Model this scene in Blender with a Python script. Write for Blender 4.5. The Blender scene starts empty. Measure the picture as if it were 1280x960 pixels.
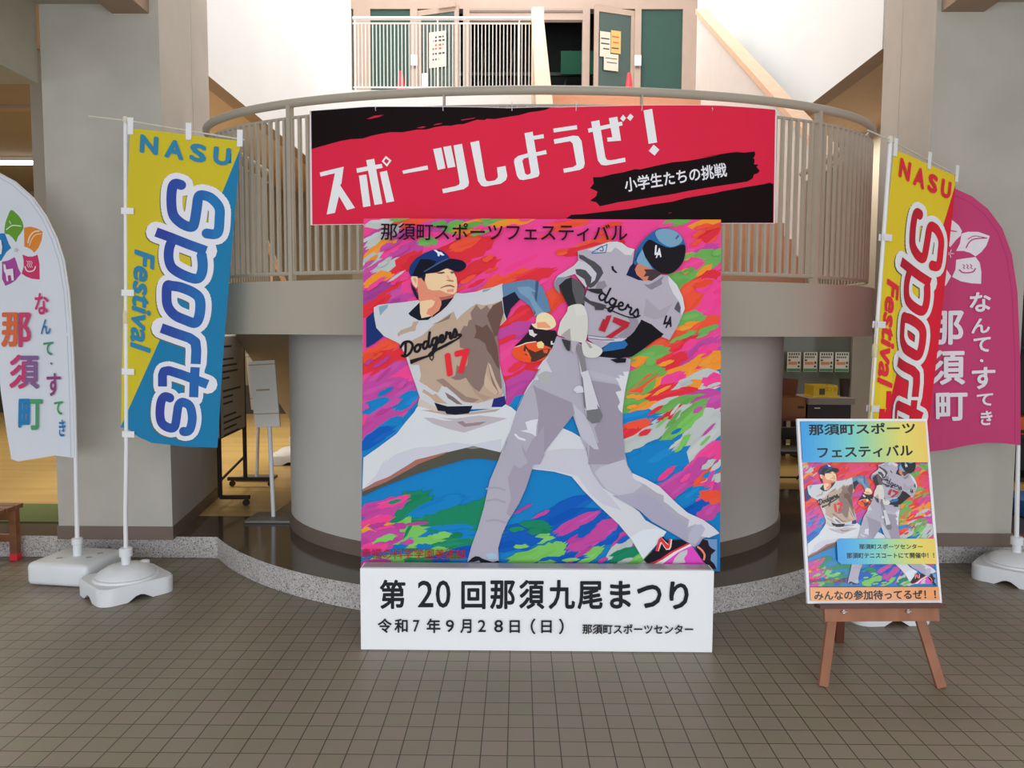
import bpy, bmesh, math, random
from mathutils import Vector, Matrix
from mathutils.noise import noise as pnoise

sc = bpy.context.scene
COL = sc.collection
PI = math.pi

# ------------------------------------------------------------------ camera, world, lights, exposure
F, CX, CY = 945.0, 640.0, 480.0
CAM = Vector((0.0, 0.0, 1.577))
PITCH, YAW, ROLL = math.radians(4.05), math.radians(0.5), math.radians(0.25)
RC = Matrix.Rotation(YAW, 3, 'Z') @ Matrix.Rotation(PI / 2 - PITCH, 3, 'X') @ Matrix.Rotation(ROLL, 3, 'Z')
cd = bpy.data.cameras.new('camera')
cam = bpy.data.objects.new('camera', cd)
COL.objects.link(cam)
cam.matrix_world = Matrix.Translation(CAM) @ RC.to_4x4()
cd.sensor_width = 36.0
cd.lens = F / 1280.0 * 36.0
cd.clip_start = 0.05
sc.camera = cam

sc.view_settings.view_transform = 'Standard'
sc.view_settings.look = 'None'
sc.view_settings.gamma = 1.0
sc.view_settings.use_curve_mapping = False
sc.view_settings.exposure = 0.0

w = bpy.data.worlds.new('overcast_sky')
sc.world = w
w.use_nodes = True
w.node_tree.nodes['Background'].inputs[0].default_value = (0.92, 0.97, 1.04, 1)
w.node_tree.nodes['Background'].inputs[1].default_value = 1.0


def area(name, loc, rot, sx, sy, power, col=(1, 1, 1)):
    l = bpy.data.lights.new(name, 'AREA')
    l.shape = 'RECTANGLE'; l.size = sx; l.size_y = sy
    l.energy = power; l.color = col
    o = bpy.data.objects.new(name, l)
    o.location = loc; o.rotation_euler = rot
    COL.objects.link(o)
    return o


# daylight through the wide entrance opening behind the camera
area('entrance_daylight', (0.0, -4.6, 1.5), (math.radians(90), 0, 0), 11.0, 2.8, 335, (0.92, 0.97, 1.04))
# daylight falling through the roof light over the stairwell, the hall's own lamps, and added fills under the soffits
area('skylight', (-0.3, 9.6, 9.8), (0, math.radians(14), 0), 4.2, 6.0, 470, (1.0, 0.99, 0.97))
area('hall_lamp_west', (-6.0, 8.6, 3.7), (0, 0, 0), 4.0, 3.0, 125, (1.0, 0.93, 0.80))
area('hall_lamp_east', (5.6, 8.0, 3.7), (0, 0, 0), 3.0, 3.0, 45, (1.0, 0.92, 0.82))
area('soffit_fill_west', (-3.4, 8.4, 3.8), (0, 0, 0), 0.6, 3.0, 80, (1.0, 0.9, 0.76))  # unseen fill standing in for skylight bounce onto the left tan ceiling
area('soffit_fill_east', (3.5, 9.2, 3.8), (0, 0, 0), 0.6, 2.4, 55, (1.0, 0.9, 0.78))  # unseen fill added to brighten the tan ceiling on the right


area('gym_fill', (0.0, 15.4, 8.6), (0, 0, 0), 3.0, 2.0, 60, (0.9, 1.0, 0.97))  # unseen fill added inside the gym so its lattice shows faintly


# ------------------------------------------------------------------ pixel <-> place
def ray(px, py):
    return RC @ Vector(((px - CX) / F, -(py - CY) / F, -1.0))


def at(px, py, y):
    v = ray(px, py)
    return CAM + v * (y / v.y)


def onz(px, py, z):
    v = ray(px, py)
    return CAM + v * ((z - CAM.z) / v.z)


def onplane(px, py, p0, n):
    v = ray(px, py)
    return CAM + v * ((p0 - CAM).dot(n) / v.dot(n))


# ------------------------------------------------------------------ materials
def lin(c):
    c = c / 255.0
    return c / 12.92 if c <= 0.04045 else ((c + 0.055) / 1.055) ** 2.4


def lrgb(rgb, g=1.0):
    return tuple(min(0.93, max(0.0, lin(c) * g)) for c in rgb)


_M = {}


def mat(name, rgb, g=1.0, rough=0.6, spec=0.4, var=0.08, scale=6.0, metal=0.0, bump=0.0, stretch=None, emit=0.0, dark=None, trans=0.0):
    """plain procedural material: base colour with soft noise variation"""
    key = name
    if key in _M:
        return _M[key]
    m = bpy.data.materials.new(name)
    m.use_nodes = True
    nt = m.node_tree
    b = nt.nodes['Principled BSDF']
    c = lrgb(rgb, g)
    b.inputs['Roughness'].default_value = rough
    b.inputs['Specular IOR Level'].default_value = spec
    b.inputs['Metallic'].default_value = metal
    if trans:
        b.inputs['Transmission Weight'].default_value = trans
    if emit:
        b.inputs['Emission Color'].default_value = (*c, 1)
        b.inputs['Emission Strength'].default_value = emit
    tc = nt.nodes.new('ShaderNodeTexCoord')
    mp = nt.nodes.new('ShaderNodeMapping')
    nt.links.new(tc.outputs['Object'], mp.inputs[0])
    if stretch:
        mp.inputs['Scale'].default_value = stretch
    nz = nt.nodes.new('ShaderNodeTexNoise')
    nz.inputs['Scale'].default_value = scale
    nz.inputs['Detail'].default_value = 5
    nt.links.new(mp.outputs[0], nz.inputs['Vector'])
    rp = nt.nodes.new('ShaderNodeValToRGB')
    rp.color_ramp.elements[0].position = 0.3
    rp.color_ramp.elements[1].position = 0.7
    d = dark if dark else tuple(x * (1 - var) for x in c)
    if dark:
        d = lrgb(dark, g)
    rp.color_ramp.elements[0].color = (*d, 1)
    rp.color_ramp.elements[1].color = (*[min(0.95, x * (1 + var * 0.6)) for x in c], 1)
    nt.links.new(nz.outputs['Fac'], rp.inputs[0])
    nt.links.new(rp.outputs[0], b.inputs['Base Color'])
    if bump:
        bp = nt.nodes.new('ShaderNodeBump')
        bp.inputs['Strength'].default_value = bump
        bp.inputs['Distance'].default_value = 0.004
        nz2 = nt.nodes.new('ShaderNodeTexNoise')
        nz2.inputs['Scale'].default_value = 160
        nt.links.new(mp.outputs[0], nz2.inputs['Vector'])
        nt.links.new(nz2.outputs['Fac'], bp.inputs['Height'])
        nt.links.new(bp.outputs[0], b.inputs['Normal'])
    _M[key] = m
    return m


def paint(rgb, g=1.3, rough=0.6, spec=0.25, tag='paint'):
    key = '%s_%d_%d_%d' % (tag, *[int(c) for c in rgb])
    return mat(key, rgb, g, rough=rough, spec=spec, var=0.03, scale=3.0)


def tile_material(off):
    m = bpy.data.materials.new('floor_tile')
    m.use_nodes = True
    nt = m.node_tree
    b = nt.nodes['Principled BSDF']
    ge = nt.nodes.new('ShaderNodeNewGeometry')
    mp = nt.nodes.new('ShaderNodeMapping')
    mp.inputs['Location'].default_value = (-off[0], -off[1], 0)
    nt.links.new(ge.outputs['Position'], mp.inputs[0])
    br = nt.nodes.new('ShaderNodeTexBrick')
    br.offset = 0.0
    br.inputs['Scale'].default_value = 1.0
    br.inputs['Brick Width'].default_value = 0.1
    br.inputs['Row Height'].default_value = 0.1
    br.inputs['Mortar Size'].default_value = 0.0026
    br.inputs['Mortar Smooth'].default_value = 0.25
    br.inputs['Bias'].default_value = 0.0
    br.inputs['Color1'].default_value = (*lrgb((146, 133, 118)), 1)
    br.inputs['Color2'].default_value = (*lrgb((139, 133, 112)), 1)
    br.inputs['Mortar'].default_value = (*lrgb((78, 68, 54)), 1)
    nt.links.new(mp.outputs[0], br.inputs['Vector'])
    nz = nt.nodes.new('ShaderNodeTexNoise')
    nz.inputs['Scale'].default_value = 1.7
    nz.inputs['Detail'].default_value = 6
    nt.links.new(ge.outputs['Position'], nz.inputs['Vector'])
    rp = nt.nodes.new('ShaderNodeValToRGB')
    rp.color_ramp.elements[0].color = (0.86, 0.86, 0.86, 1)
    rp.color_ramp.elements[1].color = (1.1, 1.08, 1.05, 1)
    nt.links.new(nz.outputs['Fac'], rp.inputs[0])
    mx = nt.nodes.new('ShaderNodeMix')
    mx.data_type = 'RGBA'; mx.blend_type = 'MULTIPLY'
    mx.inputs[0].default_value = 1.0
    nt.links.new(br.outputs['Color'], mx.inputs[6])
    nt.links.new(rp.outputs[0], mx.inputs[7])
    nt.links.new(mx.outputs[2], b.inputs['Base Color'])
    b.inputs['Roughness'].default_value = 0.42
    b.inputs['Specular IOR Level'].default_value = 0.35
    bp = nt.nodes.new('ShaderNodeBump')
    bp.inputs['Strength'].default_value = 0.5
    bp.inputs['Distance'].default_value = 0.002
    bp.invert = True
    nt.links.new(br.outputs['Fac'], bp.inputs['Height'])
    nt.links.new(bp.outputs[0], b.inputs['Normal'])
    return m


def terrazzo_material():
    m = bpy.data.materials.new('speckled_terrazzo')
    m.use_nodes = True
    nt = m.node_tree
    b = nt.nodes['Principled BSDF']
    ge = nt.nodes.new('ShaderNodeNewGeometry')
    vo = nt.nodes.new('ShaderNodeTexVoronoi')
    vo.inputs['Scale'].default_value = 170
    nt.links.new(ge.outputs['Position'], vo.inputs['Vector'])
    rp = nt.nodes.new('ShaderNodeValToRGB')
    rp.color_ramp.interpolation = 'CONSTANT'
    cs = [(0.0, (196, 190, 186)), (0.42, (178, 172, 168)), (0.66, (212, 208, 204)), (0.84, (140, 132, 130)), (0.94, (98, 92, 94))]
    e = rp.color_ramp.elements
    e[0].position = cs[0][0]; e[0].color = (*lrgb(cs[0][1]), 1)
    e[1].position = cs[1][0]; e[1].color = (*lrgb(cs[1][1]), 1)
    for p, c in cs[2:]:
        q = e.new(p); q.color = (*lrgb(c), 1)
    sp = nt.nodes.new('ShaderNodeSeparateColor')
    nt.links.new(vo.outputs['Color'], sp.inputs[0])
    nt.links.new(sp.outputs[0], rp.inputs[0])
    nt.links.new(rp.outputs[0], b.inputs['Base Color'])
    b.inputs['Roughness'].default_value = 0.5
    return m


def wood_floor_material():
    m = bpy.data.materials.new('varnished_wood_floor')
    m.use_nodes = True
    nt = m.node_tree
    b = nt.nodes['Principled BSDF']
    ge = nt.nodes.new('ShaderNodeNewGeometry')
    br = nt.nodes.new('ShaderNodeTexBrick')
    br.inputs['Scale'].default_value = 1.0
    br.inputs['Brick Width'].default_value = 1.2
    br.inputs['Row Height'].default_value = 0.09
    br.inputs['Mortar Size'].default_value = 0.0015
    br.inputs['Color1'].default_value = (*lrgb((206, 172, 104)), 1)
    br.inputs['Color2'].default_value = (*lrgb((192, 158, 94)), 1)
    br.inputs['Mortar'].default_value = (*lrgb((120, 88, 46)), 1)
    nt.links.new(ge.outputs['Position'], br.inputs['Vector'])
    nt.links.new(br.outputs['Color'], b.inputs['Base Color'])
    b.inputs['Roughness'].default_value = 0.3
    return m


# ------------------------------------------------------------------ mesh builder
class MB:
    def __init__(s):
        s.bm = bmesh.new(); s.mats = []

    def mi(s, m):
        if m not in s.mats:
            s.mats.append(m)
        return s.mats.index(m)

    def face(s, pts, m):
        vs = [s.bm.verts.new(p) for p in pts]
        try:
            f = s.bm.faces.new(vs)
        except ValueError:
            return None
        f.material_index = s.mi(m)
        return f

    def add(s, b2, m):
        k = s.mi(m)
        for f in b2.faces:
            f.material_index = k
        me = bpy.data.meshes.new('tmp'); b2.to_mesh(me); b2.free()
        s.bm.from_mesh(me); bpy.data.meshes.remove(me)

    def box(s, lo, hi, m, bev=0.0, M=None, seg=2):
        b2 = bmesh.new()
        bmesh.ops.create_cube(b2, size=1.0)
        lo, hi = Vector(lo), Vector(hi)
        for v in b2.verts:
            v.co = Vector([(lo[i] + hi[i]) / 2 + v.co[i] * (hi[i] - lo[i]) for i in range(3)])
        if bev:
            bmesh.ops.bevel(b2, geom=b2.edges[:], offset=bev, segments=seg, profile=0.5, affect='EDGES')
        if M:
            bmesh.ops.transform(b2, matrix=M, verts=b2.verts)
        s.add(b2, m)

    def prism(s, base, vec, m, mtop=None, mbot=None, bev=0.0):
        b2 = bmesh.new()
        vec = Vector(vec)
        v0 = [b2.verts.new(p) for p in base]
        v1 = [b2.verts.new(Vector(p) + vec) for p in base]
        n = len(base)
        sides = [b2.faces.new((v0[i], v0[(i + 1) % n], v1[(i + 1) % n], v1[i])) for i in range(n)]
        bot = b2.faces.new(v0[::-1]); top = b2.faces.new(v1)
        if bev:
            bmesh.ops.bevel(b2, geom=b2.edges[:], offset=bev, segments=2, profile=0.5, affect='EDGES')
            s.add(b2, m); return
        k = s.mi(m)
        for f in sides: f.material_index = k
        bot.material_index = s.mi(mbot or m); top.material_index = s.mi(mtop or m)
        bmesh.ops.recalc_face_normals(b2, faces=b2.faces[:])
        me = bpy.data.meshes.new('tmp'); b2.to_mesh(me); b2.free()
        s.bm.from_mesh(me); bpy.data.meshes.remove(me)

    def beam(s, p0, p1, wx, wy, m, up=None, bev=0.0):
        """rectangular bar from p0 to p1, wx across, wy along the 'up' hint"""
        p0, p1 = Vector(p0), Vector(p1)
        d = (p1 - p0).normalized()
        up = Vector(up) if up else Vector((0, 1, 0))
        a = d.cross(up)
        if a.length < 1e-4:
            a = d.cross(Vector((1, 0, 0)))
        a.normalize(); b = a.cross(d).normalized()
        q = [a * (i * wx / 2) + b * (j * wy / 2) for i, j in ((-1, -1), (1, -1), (1, 1), (-1, 1))]
        s.prism([p0 + x for x in q], p1 - p0, m, bev=bev)

    def tube(s, pts, r, m, n=10, closed=False, cap=True, radii=None):
        pts = [Vector(p) for p in pts]
        N = len(pts)
        rings = []
        prev = None
        for i, p in enumerate(pts):
            if closed:
                d = pts[(i + 1) % N] - pts[i - 1]
            else:
                d = pts[min(i + 1, N - 1)] - pts[max(i - 1, 0)]
            d.normalize()
            if prev is None:
                a = d.cross(Vector((0, 0, 1)))
                if a.length < 0.05:
                    a = d.cross(Vector((1, 0, 0)))
                a.normalize()
            else:
                a = prev - d * prev.dot(d); a.normalize()
            prev = a
            b = d.cross(a)
            rr = radii[i] if radii else r
            rings.append([s.bm.verts.new(p + (a * math.cos(2 * PI * k / n) + b * math.sin(2 * PI * k / n)) * rr) for k in range(n)])
        k_ = s.mi(m)
        for i in range(N if closed else N - 1):
            A, B = rings[i], rings[(i + 1) % N]
            for k in range(n):
                f = s.bm.faces.new((A[k], A[(k + 1) % n], B[(k + 1) % n], B[k])); f.material_index = k_
        if cap and not closed:
            for rg in (rings[0][::-1], rings[-1]):
                f = s.bm.faces.new(rg); f.material_index = k_

    def lathe(s, c, prof, m, n=28):
        c = Vector(c); k_ = s.mi(m); rings = []
        for r, z in prof:
            if r < 1e-5:
                rings.append([s.bm.verts.new(c + Vector((0, 0, z)))])
            else:
                rings.append([s.bm.verts.new(c + Vector((r * math.cos(2 * PI * k / n), r * math.sin(2 * PI * k / n), z))) for k in range(n)])
        for A, B in zip(rings, rings[1:]):
            for k in range(n):
                a0, a1 = A[k % len(A)], A[(k + 1) % len(A)]
                b0, b1 = B[k % len(B)], B[(k + 1) % len(B)]
                vs = []
                for v in (a0, a1, b1, b0):
                    if v not in vs: vs.append(v)
                if len(vs) > 2:
                    f = s.bm.faces.new(vs); f.material_index = k_

    def build(s, name, parent=None, smooth=True, origin=None):
        me = bpy.data.meshes.new(name)
        o = bpy.data.objects.new(name, me)
        if parent is not None:
            org = ORG[parent.name]
        else:
            org = Vector(origin) if origin is not None else Vector((0, 0, 0))
        for v in s.bm.verts:
            v.co -= org
        s.bm.to_mesh(me); s.bm.free()
        for m in s.mats:
            me.materials.append(m)
        if smooth:
            for p in me.polygons: p.use_smooth = True
            me.set_sharp_from_angle(angle=math.radians(38))
        COL.objects.link(o)
        if parent is not None:
            o.parent = parent
        else:
            o.location = org
        ORG[o.name] = org
        return o


ORG = {}


def empty(name, loc, label, cat, group=None):
    o = bpy.data.objects.new(name, None)
    o.empty_display_size = 0.1
    o.location = loc
    COL.objects.link(o)
    ORG[o.name] = Vector(loc)
    return tag(o, label, cat, group)


def tag(o, label=None, cat=None, group=None, kind=None):
    if label: o['label'] = label
    if cat: o['category'] = cat
    if group: o['group'] = group
    if kind: o['kind'] = kind
    return o


def struct(name, mb, label=None, cat=None, smooth=True):
    o = mb.build(name, smooth=smooth)
    return tag(o, label, cat, kind='structure')


def dup(root, loc, label=None):
    r = root.copy(); COL.objects.link(r); r.location = loc
    ORG[r.name] = Vector(loc)
    if label: r['label'] = label
    for ch in list(root.children):
        c = ch.copy(); COL.objects.link(c); c.parent = r
        for g in list(ch.children):
            d = g.copy(); COL.objects.link(d); d.parent = c
    return r


# ------------------------------------------------------------------ flat artwork printed on boards and cloth
_T = {}


def text_polys(s, off=0.0, res=3):
    key = (s, off)
    if key in _T:
        return _T[key]
    c = bpy.data.curves.new('t', 'FONT')
    c.body = s; c.size = 1.0; c.offset = off; c.resolution_u = res
    o = bpy.data.objects.new('t', c)
    COL.objects.link(o)
    dg = bpy.context.evaluated_depsgraph_get()
    me = bpy.data.meshes.new_from_object(o.evaluated_get(dg))
    vs = [(v.co.x, v.co.y) for v in me.vertices]
    polys = [[vs[i] for i in p.vertices] for p in me.polygons]
    bpy.data.objects.remove(o); bpy.data.curves.remove(c); bpy.data.meshes.remove(me)
    xs = [v[0] for v in vs]; ys = [v[1] for v in vs]
    _T[key] = (polys, (min(xs), min(ys), max(xs), max(ys)))
    return _T[key]


def spline(pts, closed=True, k=4):
    n = len(pts); out = []
    rng = range(n) if closed else range(n - 1)
    for i in rng:
        p0 = pts[(i - 1) % n] if closed else pts[max(i - 1, 0)]
        p1 = pts[i]
        p2 = pts[(i + 1) % n]
        p3 = pts[(i + 2) % n] if closed else pts[min(i + 2, n - 1)]
        for j in range(k):
            t = j / k
            out.append(tuple(0.5 * ((2 * p1[a]) + (-p0[a] + p2[a]) * t + (2 * p0[a] - 5 * p1[a] + 4 * p2[a] - p3[a]) * t * t
                                    + (-p0[a] + 3 * p1[a] - 3 * p2[a] + p3[a]) * t ** 3) for a in (0, 1)))
    if not closed:
        out.append(tuple(pts[-1]))
    return out


class Art:
    """list of (layer, outline, colour); outlines in any 2-D frame"""
    def __init__(s):
        s.items = []; s.L = 0

    def poly(s, pts, col, smooth=False, new=True):
        if new: s.L += 1
        if smooth: pts = spline(pts)
        s.items.append((s.L, list(pts), col))

    def stroke(s, pts, wd, col, cap='round', smooth=False, closed=False, new=True):
        """line of width wd; col may be a function of the position"""
        if new: s.L += 1
        if smooth: pts = spline(pts, closed=closed, k=5)
        P = [Vector(p) for p in pts]
        if closed: P = P + [P[0]]
        cf = col if callable(col) else (lambda p: col)
        if cap == 'miter':
            n = len(P); Lf, Rt = [], []
            for i in range(n):
                d0 = (P[i] - P[i - 1]).normalized() if i else (P[1] - P[0]).normalized()
                d1 = (P[i + 1] - P[i]).normalized() if i < n - 1 else d0
                n0 = Vector((-d0.y, d0.x)); n1 = Vector((-d1.y, d1.x))
                m = (n0 + n1).normalized()
                k = 1.0 / max(0.35, m.dot(n0))
                Lf.append(P[i] + m * (wd / 2 * k)); Rt.append(P[i] - m * (wd / 2 * k))
            for i in range(n - 1):
                s.items.append((s.L + i % 4, [Lf[i], Lf[i + 1], Rt[i + 1], Rt[i]], cf((P[i] + P[i + 1]) / 2)))
            s.L += 3
            return
        # neighbouring pieces overlap, so they alternate between thin sub-layers
        for k, (a, b) in enumerate(zip(P, P[1:])):
            d = b - a
            if d.length < 1e-9: continue
            d.normalize(); nn = Vector((-d.y, d.x)) * (wd / 2)
            s.items.append((s.L + k % 6, [a + nn, b + nn, b - nn, a - nn], cf((a + b) / 2)))
        dots = P[1:-1] if cap == 'butt' else P
        for k, p in enumerate(dots):
            s.items.append((s.L + 6 + k % 16, [p + Vector((math.cos(t * PI / 6), math.sin(t * PI / 6))) * (wd / 2) for t in range(12)], cf(p)))
        s.L += 22

    def text(s, st, lt, rt, lb, col, off=0.0, new=True):
        """fit the ink box of st to the parallelogram left-top, right-top, left-bottom"""
        if new: s.L += 1
        polys, (x0, y0, x1, y1) = text_polys(st)
        x0 -= off; y0 -= off; x1 += off; y1 += off
        lt, rt, lb = Vector(lt), Vector(rt), Vector(lb)
        cf = col if callable(col) else (lambda p: col)
        sh = [(0, 0)]
        if off:
            sh = [(off * math.cos(i * PI / 4), off * math.sin(i * PI / 4)) for i in range(8)]
        for k, (dx, dy) in enumerate(sh):
            for p in polys:
                q = []
                for x, y in p:
                    u = (x + dx - x0) / (x1 - x0); v = (y1 - y - dy) / (y1 - y0)
                    q.append(lt + (rt - lt) * u + (lb - lt) * v)
                c = sum(q, Vector((0, 0))) / len(q)
                s.items.append((s.L + k, q, cf(c)))
        s.L += len(sh) - 1

    def script(s, o, ux, uy, wd, col, start=0):
        """brush-script team name along the baseline vector ux, letters rising along uy"""
        s.L += 1
        W = [[(0.55, 1.9), (0.45, 1.0), (0.25, 0.05)], [(-0.2, 1.5), (0.3, 1.95), (1.1, 1.8), (1.5, 1.1), (1.1, 0.3), (0.4, 0.0), (-0.1, 0.25)],
             [(2.25, 0.95), (1.85, 0.75), (1.75, 0.25), (2.1, 0.0), (2.5, 0.3), (2.5, 0.8), (2.25, 0.95), (2.9, 0.7)],
             [(3.7, 0.85), (3.25, 0.95), (2.95, 0.4), (3.15, 0.02), (3.5, 0.2), (3.75, 0.8)], [(4.1, 2.0), (3.85, 1.0), (3.7, 0.25), (3.9, 0.02), (4.25, 0.35)],
             [(5.0, 0.85), (4.55, 0.95), (4.25, 0.4), (4.45, 0.02), (4.8, 0.2), (5.05, 0.9)], [(5.05, 0.95), (4.9, 0.0), (4.6, -0.8), (4.3, -0.75), (4.5, -0.3), (5.4, 0.3)],
             [(5.4, 0.35), (5.85, 0.6), (5.9, 0.9), (5.6, 0.95), (5.4, 0.5), (5.55, 0.05), (5.95, 0.1), (6.3, 0.45)],
             [(6.3, 0.4), (6.5, 1.1), (6.65, 0.85), (7.0, 0.85), (6.9, 0.3), (7.05, 0.03), (7.3, 0.3)], [(7.3, 0.3), (7.7, 1.1), (7.9, 0.5), (7.75, 0.05), (7.4, 0.1)]]
        o, ux, uy = Vector(o), Vector(ux), Vector(uy)
        for p in W[start:]:
            s.stroke([tuple(o + ux * a + uy * b) for a, b in p], wd, col, smooth=True, new=False)

    def mapped(s, fn):
        a = Art(); a.L = s.L
        a.items = [(l, [fn(p) for p in pts], c) for l, pts, c in s.items]
        return a


def clip(pts, x0, y0, x1, y1):
    for ax, lim, sg in ((0, x0, 1), (0, x1, -1), (1, y0, 1), (1, y1, -1)):
        out = []
        n = len(pts)
        for i in range(n):
            a, b = pts[i - 1], pts[i]
            ia, ib = sg * (a[ax] - lim) >= 0, sg * (b[ax] - lim) >= 0
            if ia != ib:
                t = (lim - a[ax]) / (b[ax] - a[ax])
                out.append((a[0] + (b[0] - a[0]) * t, a[1] + (b[1] - a[1]) * t))
            if ib:
                out.append((b[0], b[1]))
        pts = out
        if len(pts) < 3:
            return []
    return pts


def print_art(mb, art, place, rect=None, cutx=(), cuty=(), g=1.3, rough=0.6, eps=0.00007, tagname='paint', spec=0.25):
    """lay the artwork (already in surface coordinates) onto a surface: place(x, y, off) -> point"""
    b2 = bmesh.new()
    mats = []
    for L, pts, col in art.items:
        q = [(float(p[0]), float(p[1])) for p in pts]
        if rect: q = clip(q, *rect)
        if len(q) < 3: continue
        m = paint(col, g, rough, spec, tagname)
        if m not in mats: mats.append(m)
        try:
            f = b2.faces.new([b2.verts.new((x, y, L * eps)) for x, y in q])
            f.material_index = mats.index(m)
        except ValueError:
            pass
    for x in cutx:
        bmesh.ops.bisect_plane(b2, geom=b2.verts[:] + b2.edges[:] + b2.faces[:], plane_co=(x, 0, 0), plane_no=(1, 0, 0))
    for y in cuty:
        bmesh.ops.bisect_plane(b2, geom=b2.verts[:] + b2.edges[:] + b2.faces[:], plane_co=(0, y, 0), plane_no=(0, 1, 0))
    for v in b2.verts:
        v.co = place(v.co.x, v.co.y, v.co.z)
    remap = [mb.mi(m) for m in mats]
    for f in b2.faces:
        f.material_index = remap[f.material_index]
    me = bpy.data.meshes.new('tmp'); b2.to_mesh(me); b2.free()
    mb.bm.from_mesh(me); bpy.data.meshes.remove(me)


def cr(ox, oy, sc_):
    """reader for coordinates noted on an enlarged crop of the picture"""
    return lambda *v: [(ox + v[i] / sc_, oy + v[i + 1] / sc_) for i in range(0, len(v), 2)]



def grid_wave(xs, zs, fn):
    """the fold of a cloth, linear between the cut lines so that every printed layer bends alike"""
    xs, zs = sorted(xs), sorted(zs)
    def br(v, L):
        i = 0
        while i < len(L) - 2 and v > L[i + 1]: i += 1
        return i, (v - L[i]) / (L[i + 1] - L[i])
    def f(x, z):
        i, u = br(x, xs); j, v = br(z, zs)
        a = fn(xs[i], zs[j]) * (1 - u) + fn(xs[i + 1], zs[j]) * u
        b = fn(xs[i], zs[j + 1]) * (1 - u) + fn(xs[i + 1], zs[j + 1]) * u
        return a * (1 - v) + b * v
    return f

# ------------------------------------------------------------------ setting: floors, step, pillars, landing, stairwell
X0 = 0.12                                  # middle of the stair landing
M_PILLAR = mat('pillar_render', (190, 185, 174), rough=0.85, spec=0.2, var=0.10, scale=2.2, bump=0.25)
M_SIDE = mat('pillar_side_render', (186, 178, 168), rough=0.85, spec=0.2, var=0.08, scale=2.0, bump=0.3)
M_SLAB = mat('landing_paint', (176, 168, 152), rough=0.7, var=0.05, scale=1.4)
M_COLUMN = mat('column_paint', (203, 198, 190), rough=0.75, var=0.05, scale=1.6)
M_BASE = mat('baseboard_brown', (120, 104, 92), rough=0.55, var=0.06)
M_WHITE = mat('stairwell_white', (240, 240, 238), rough=0.8, var=0.03, scale=1.0, bump=0.2)
M_TAN = mat('tan_soffit', (206, 178, 148), rough=0.8, var=0.04)
M_BROWN = mat('beam_brown', (165, 140, 118), rough=0.7, var=0.05)
M_RAIL = mat('railing_beige', (176, 165, 148), rough=0.5, var=0.04, scale=9)
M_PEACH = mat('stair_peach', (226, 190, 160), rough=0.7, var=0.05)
M_PARAPET = mat('parapet_grey', (214, 212, 208), rough=0.7, var=0.03)
M_GREYWALL = mat('inner_wall_grey', (176, 168, 154), rough=0.85, var=0.05, scale=1.5)
M_CEIL = mat('hall_ceiling', (150, 134, 112), rough=0.85, var=0.04)
M_STONE = mat('polished_brown_floor', (92, 80, 68), rough=0.10, spec=0.5, var=0.10, scale=1.6)
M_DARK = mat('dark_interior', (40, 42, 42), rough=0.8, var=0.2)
M_GREEN = mat('green_door_board', (44, 76, 66), rough=0.6, var=0.06)
M_FRAME = mat('door_frame_tan', (178, 154, 138), rough=0.5, var=0.04)
M_WOODF = wood_floor_material()
M_TERR = terrazzo_material()

a_, b_ = onz(637.75, 813.25, 0), onz(560, 826.5, 0)
mb = MB(); mb.face([(-12, -14, 0), (12, -14, 0), (12, 6.5, 0), (-12, 6.5, 0)], tile_material((a_.x, b_.y)))
struct('floor', mb)

# hall floor one step up, its rounded nose bulging round the column
SZ = 0.15
PC, PR, PY = Vector((X0, 6.61)), 2.66, 5.10
th = math.acos((PC.y - PY) / PR)
arc = [(PC.x + PR * math.sin(t), PC.y - PR * math.cos(t)) for t in [(-th + 2 * th * i / 64) for i in range(65)]]
outline = [(-9, PY)] + arc + [(9, PY), (9, 6.8), (-1.9, 6.8), (-1.9, 5.68), (-9, 5.68)]
mb = MB(); mb.prism([(x, y, 0.002) for x, y in outline], (0, 0, SZ - 0.002), M_TERR, mtop=M_STONE)
struct('floor_step', mb)
mb = MB()
mb.prism([(x, y, 0.0) for x, y in [(-9, 5.68), (-1.9, 5.68), (-1.9, 6.8), (9, 6.8), (9, 13), (-9, 13)]], (0, 0, SZ), M_WOODF)
struct('floor_hall', mb)


def pillar(name, fo, fi, ri, ro, side):
    P = [onz(*fo, SZ), onz(*fi, SZ), onz(*ri, SZ)]
    yf = (P[0].y + P[1].y) / 2
    P[0].y = P[1].y = yf
    P.append(Vector((P[0].x, P[2].y, SZ)))
    mb = MB()
    n = 4
    top = 7.5
    for i in range(n):
        a, b = P[i], P[(i + 1) % n]
        m = M_SIDE if i == 1 else M_PILLAR
        mb.face([a, b, b + Vector((0, 0, top - SZ)), a + Vector((0, 0, top - SZ))], m)
    mb.face([p + Vector((0, 0, top - SZ)) for p in P], M_PILLAR)
    # open construction joint down the inner face
    j = P[1].lerp(P[2], 0.62); t = (P[2] - P[1]).normalized()
    o = struct(name, mb, smooth=False)
    mb = MB()
    c = sum(P, Vector()) / 4
    Q = [p + (p - c).normalized() * 0.012 for p in P]
    mb.prism([Vector((q.x, q.y, SZ)) for q in Q], (0, 0, 0.09), M_BASE)
    struct('baseboard_' + side, mb, smooth=False)
    return P


PL = pillar('pillar_left', (73, 674), (217, 674), (273, 621), None, 'left')
PRr = pillar('pillar_right', (1262, 683), (1143, 683), (1083, 632), None, 'right')

M_CRACK = mat('joint_dark_line', (120, 112, 104), rough=0.9, var=0.3)


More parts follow.
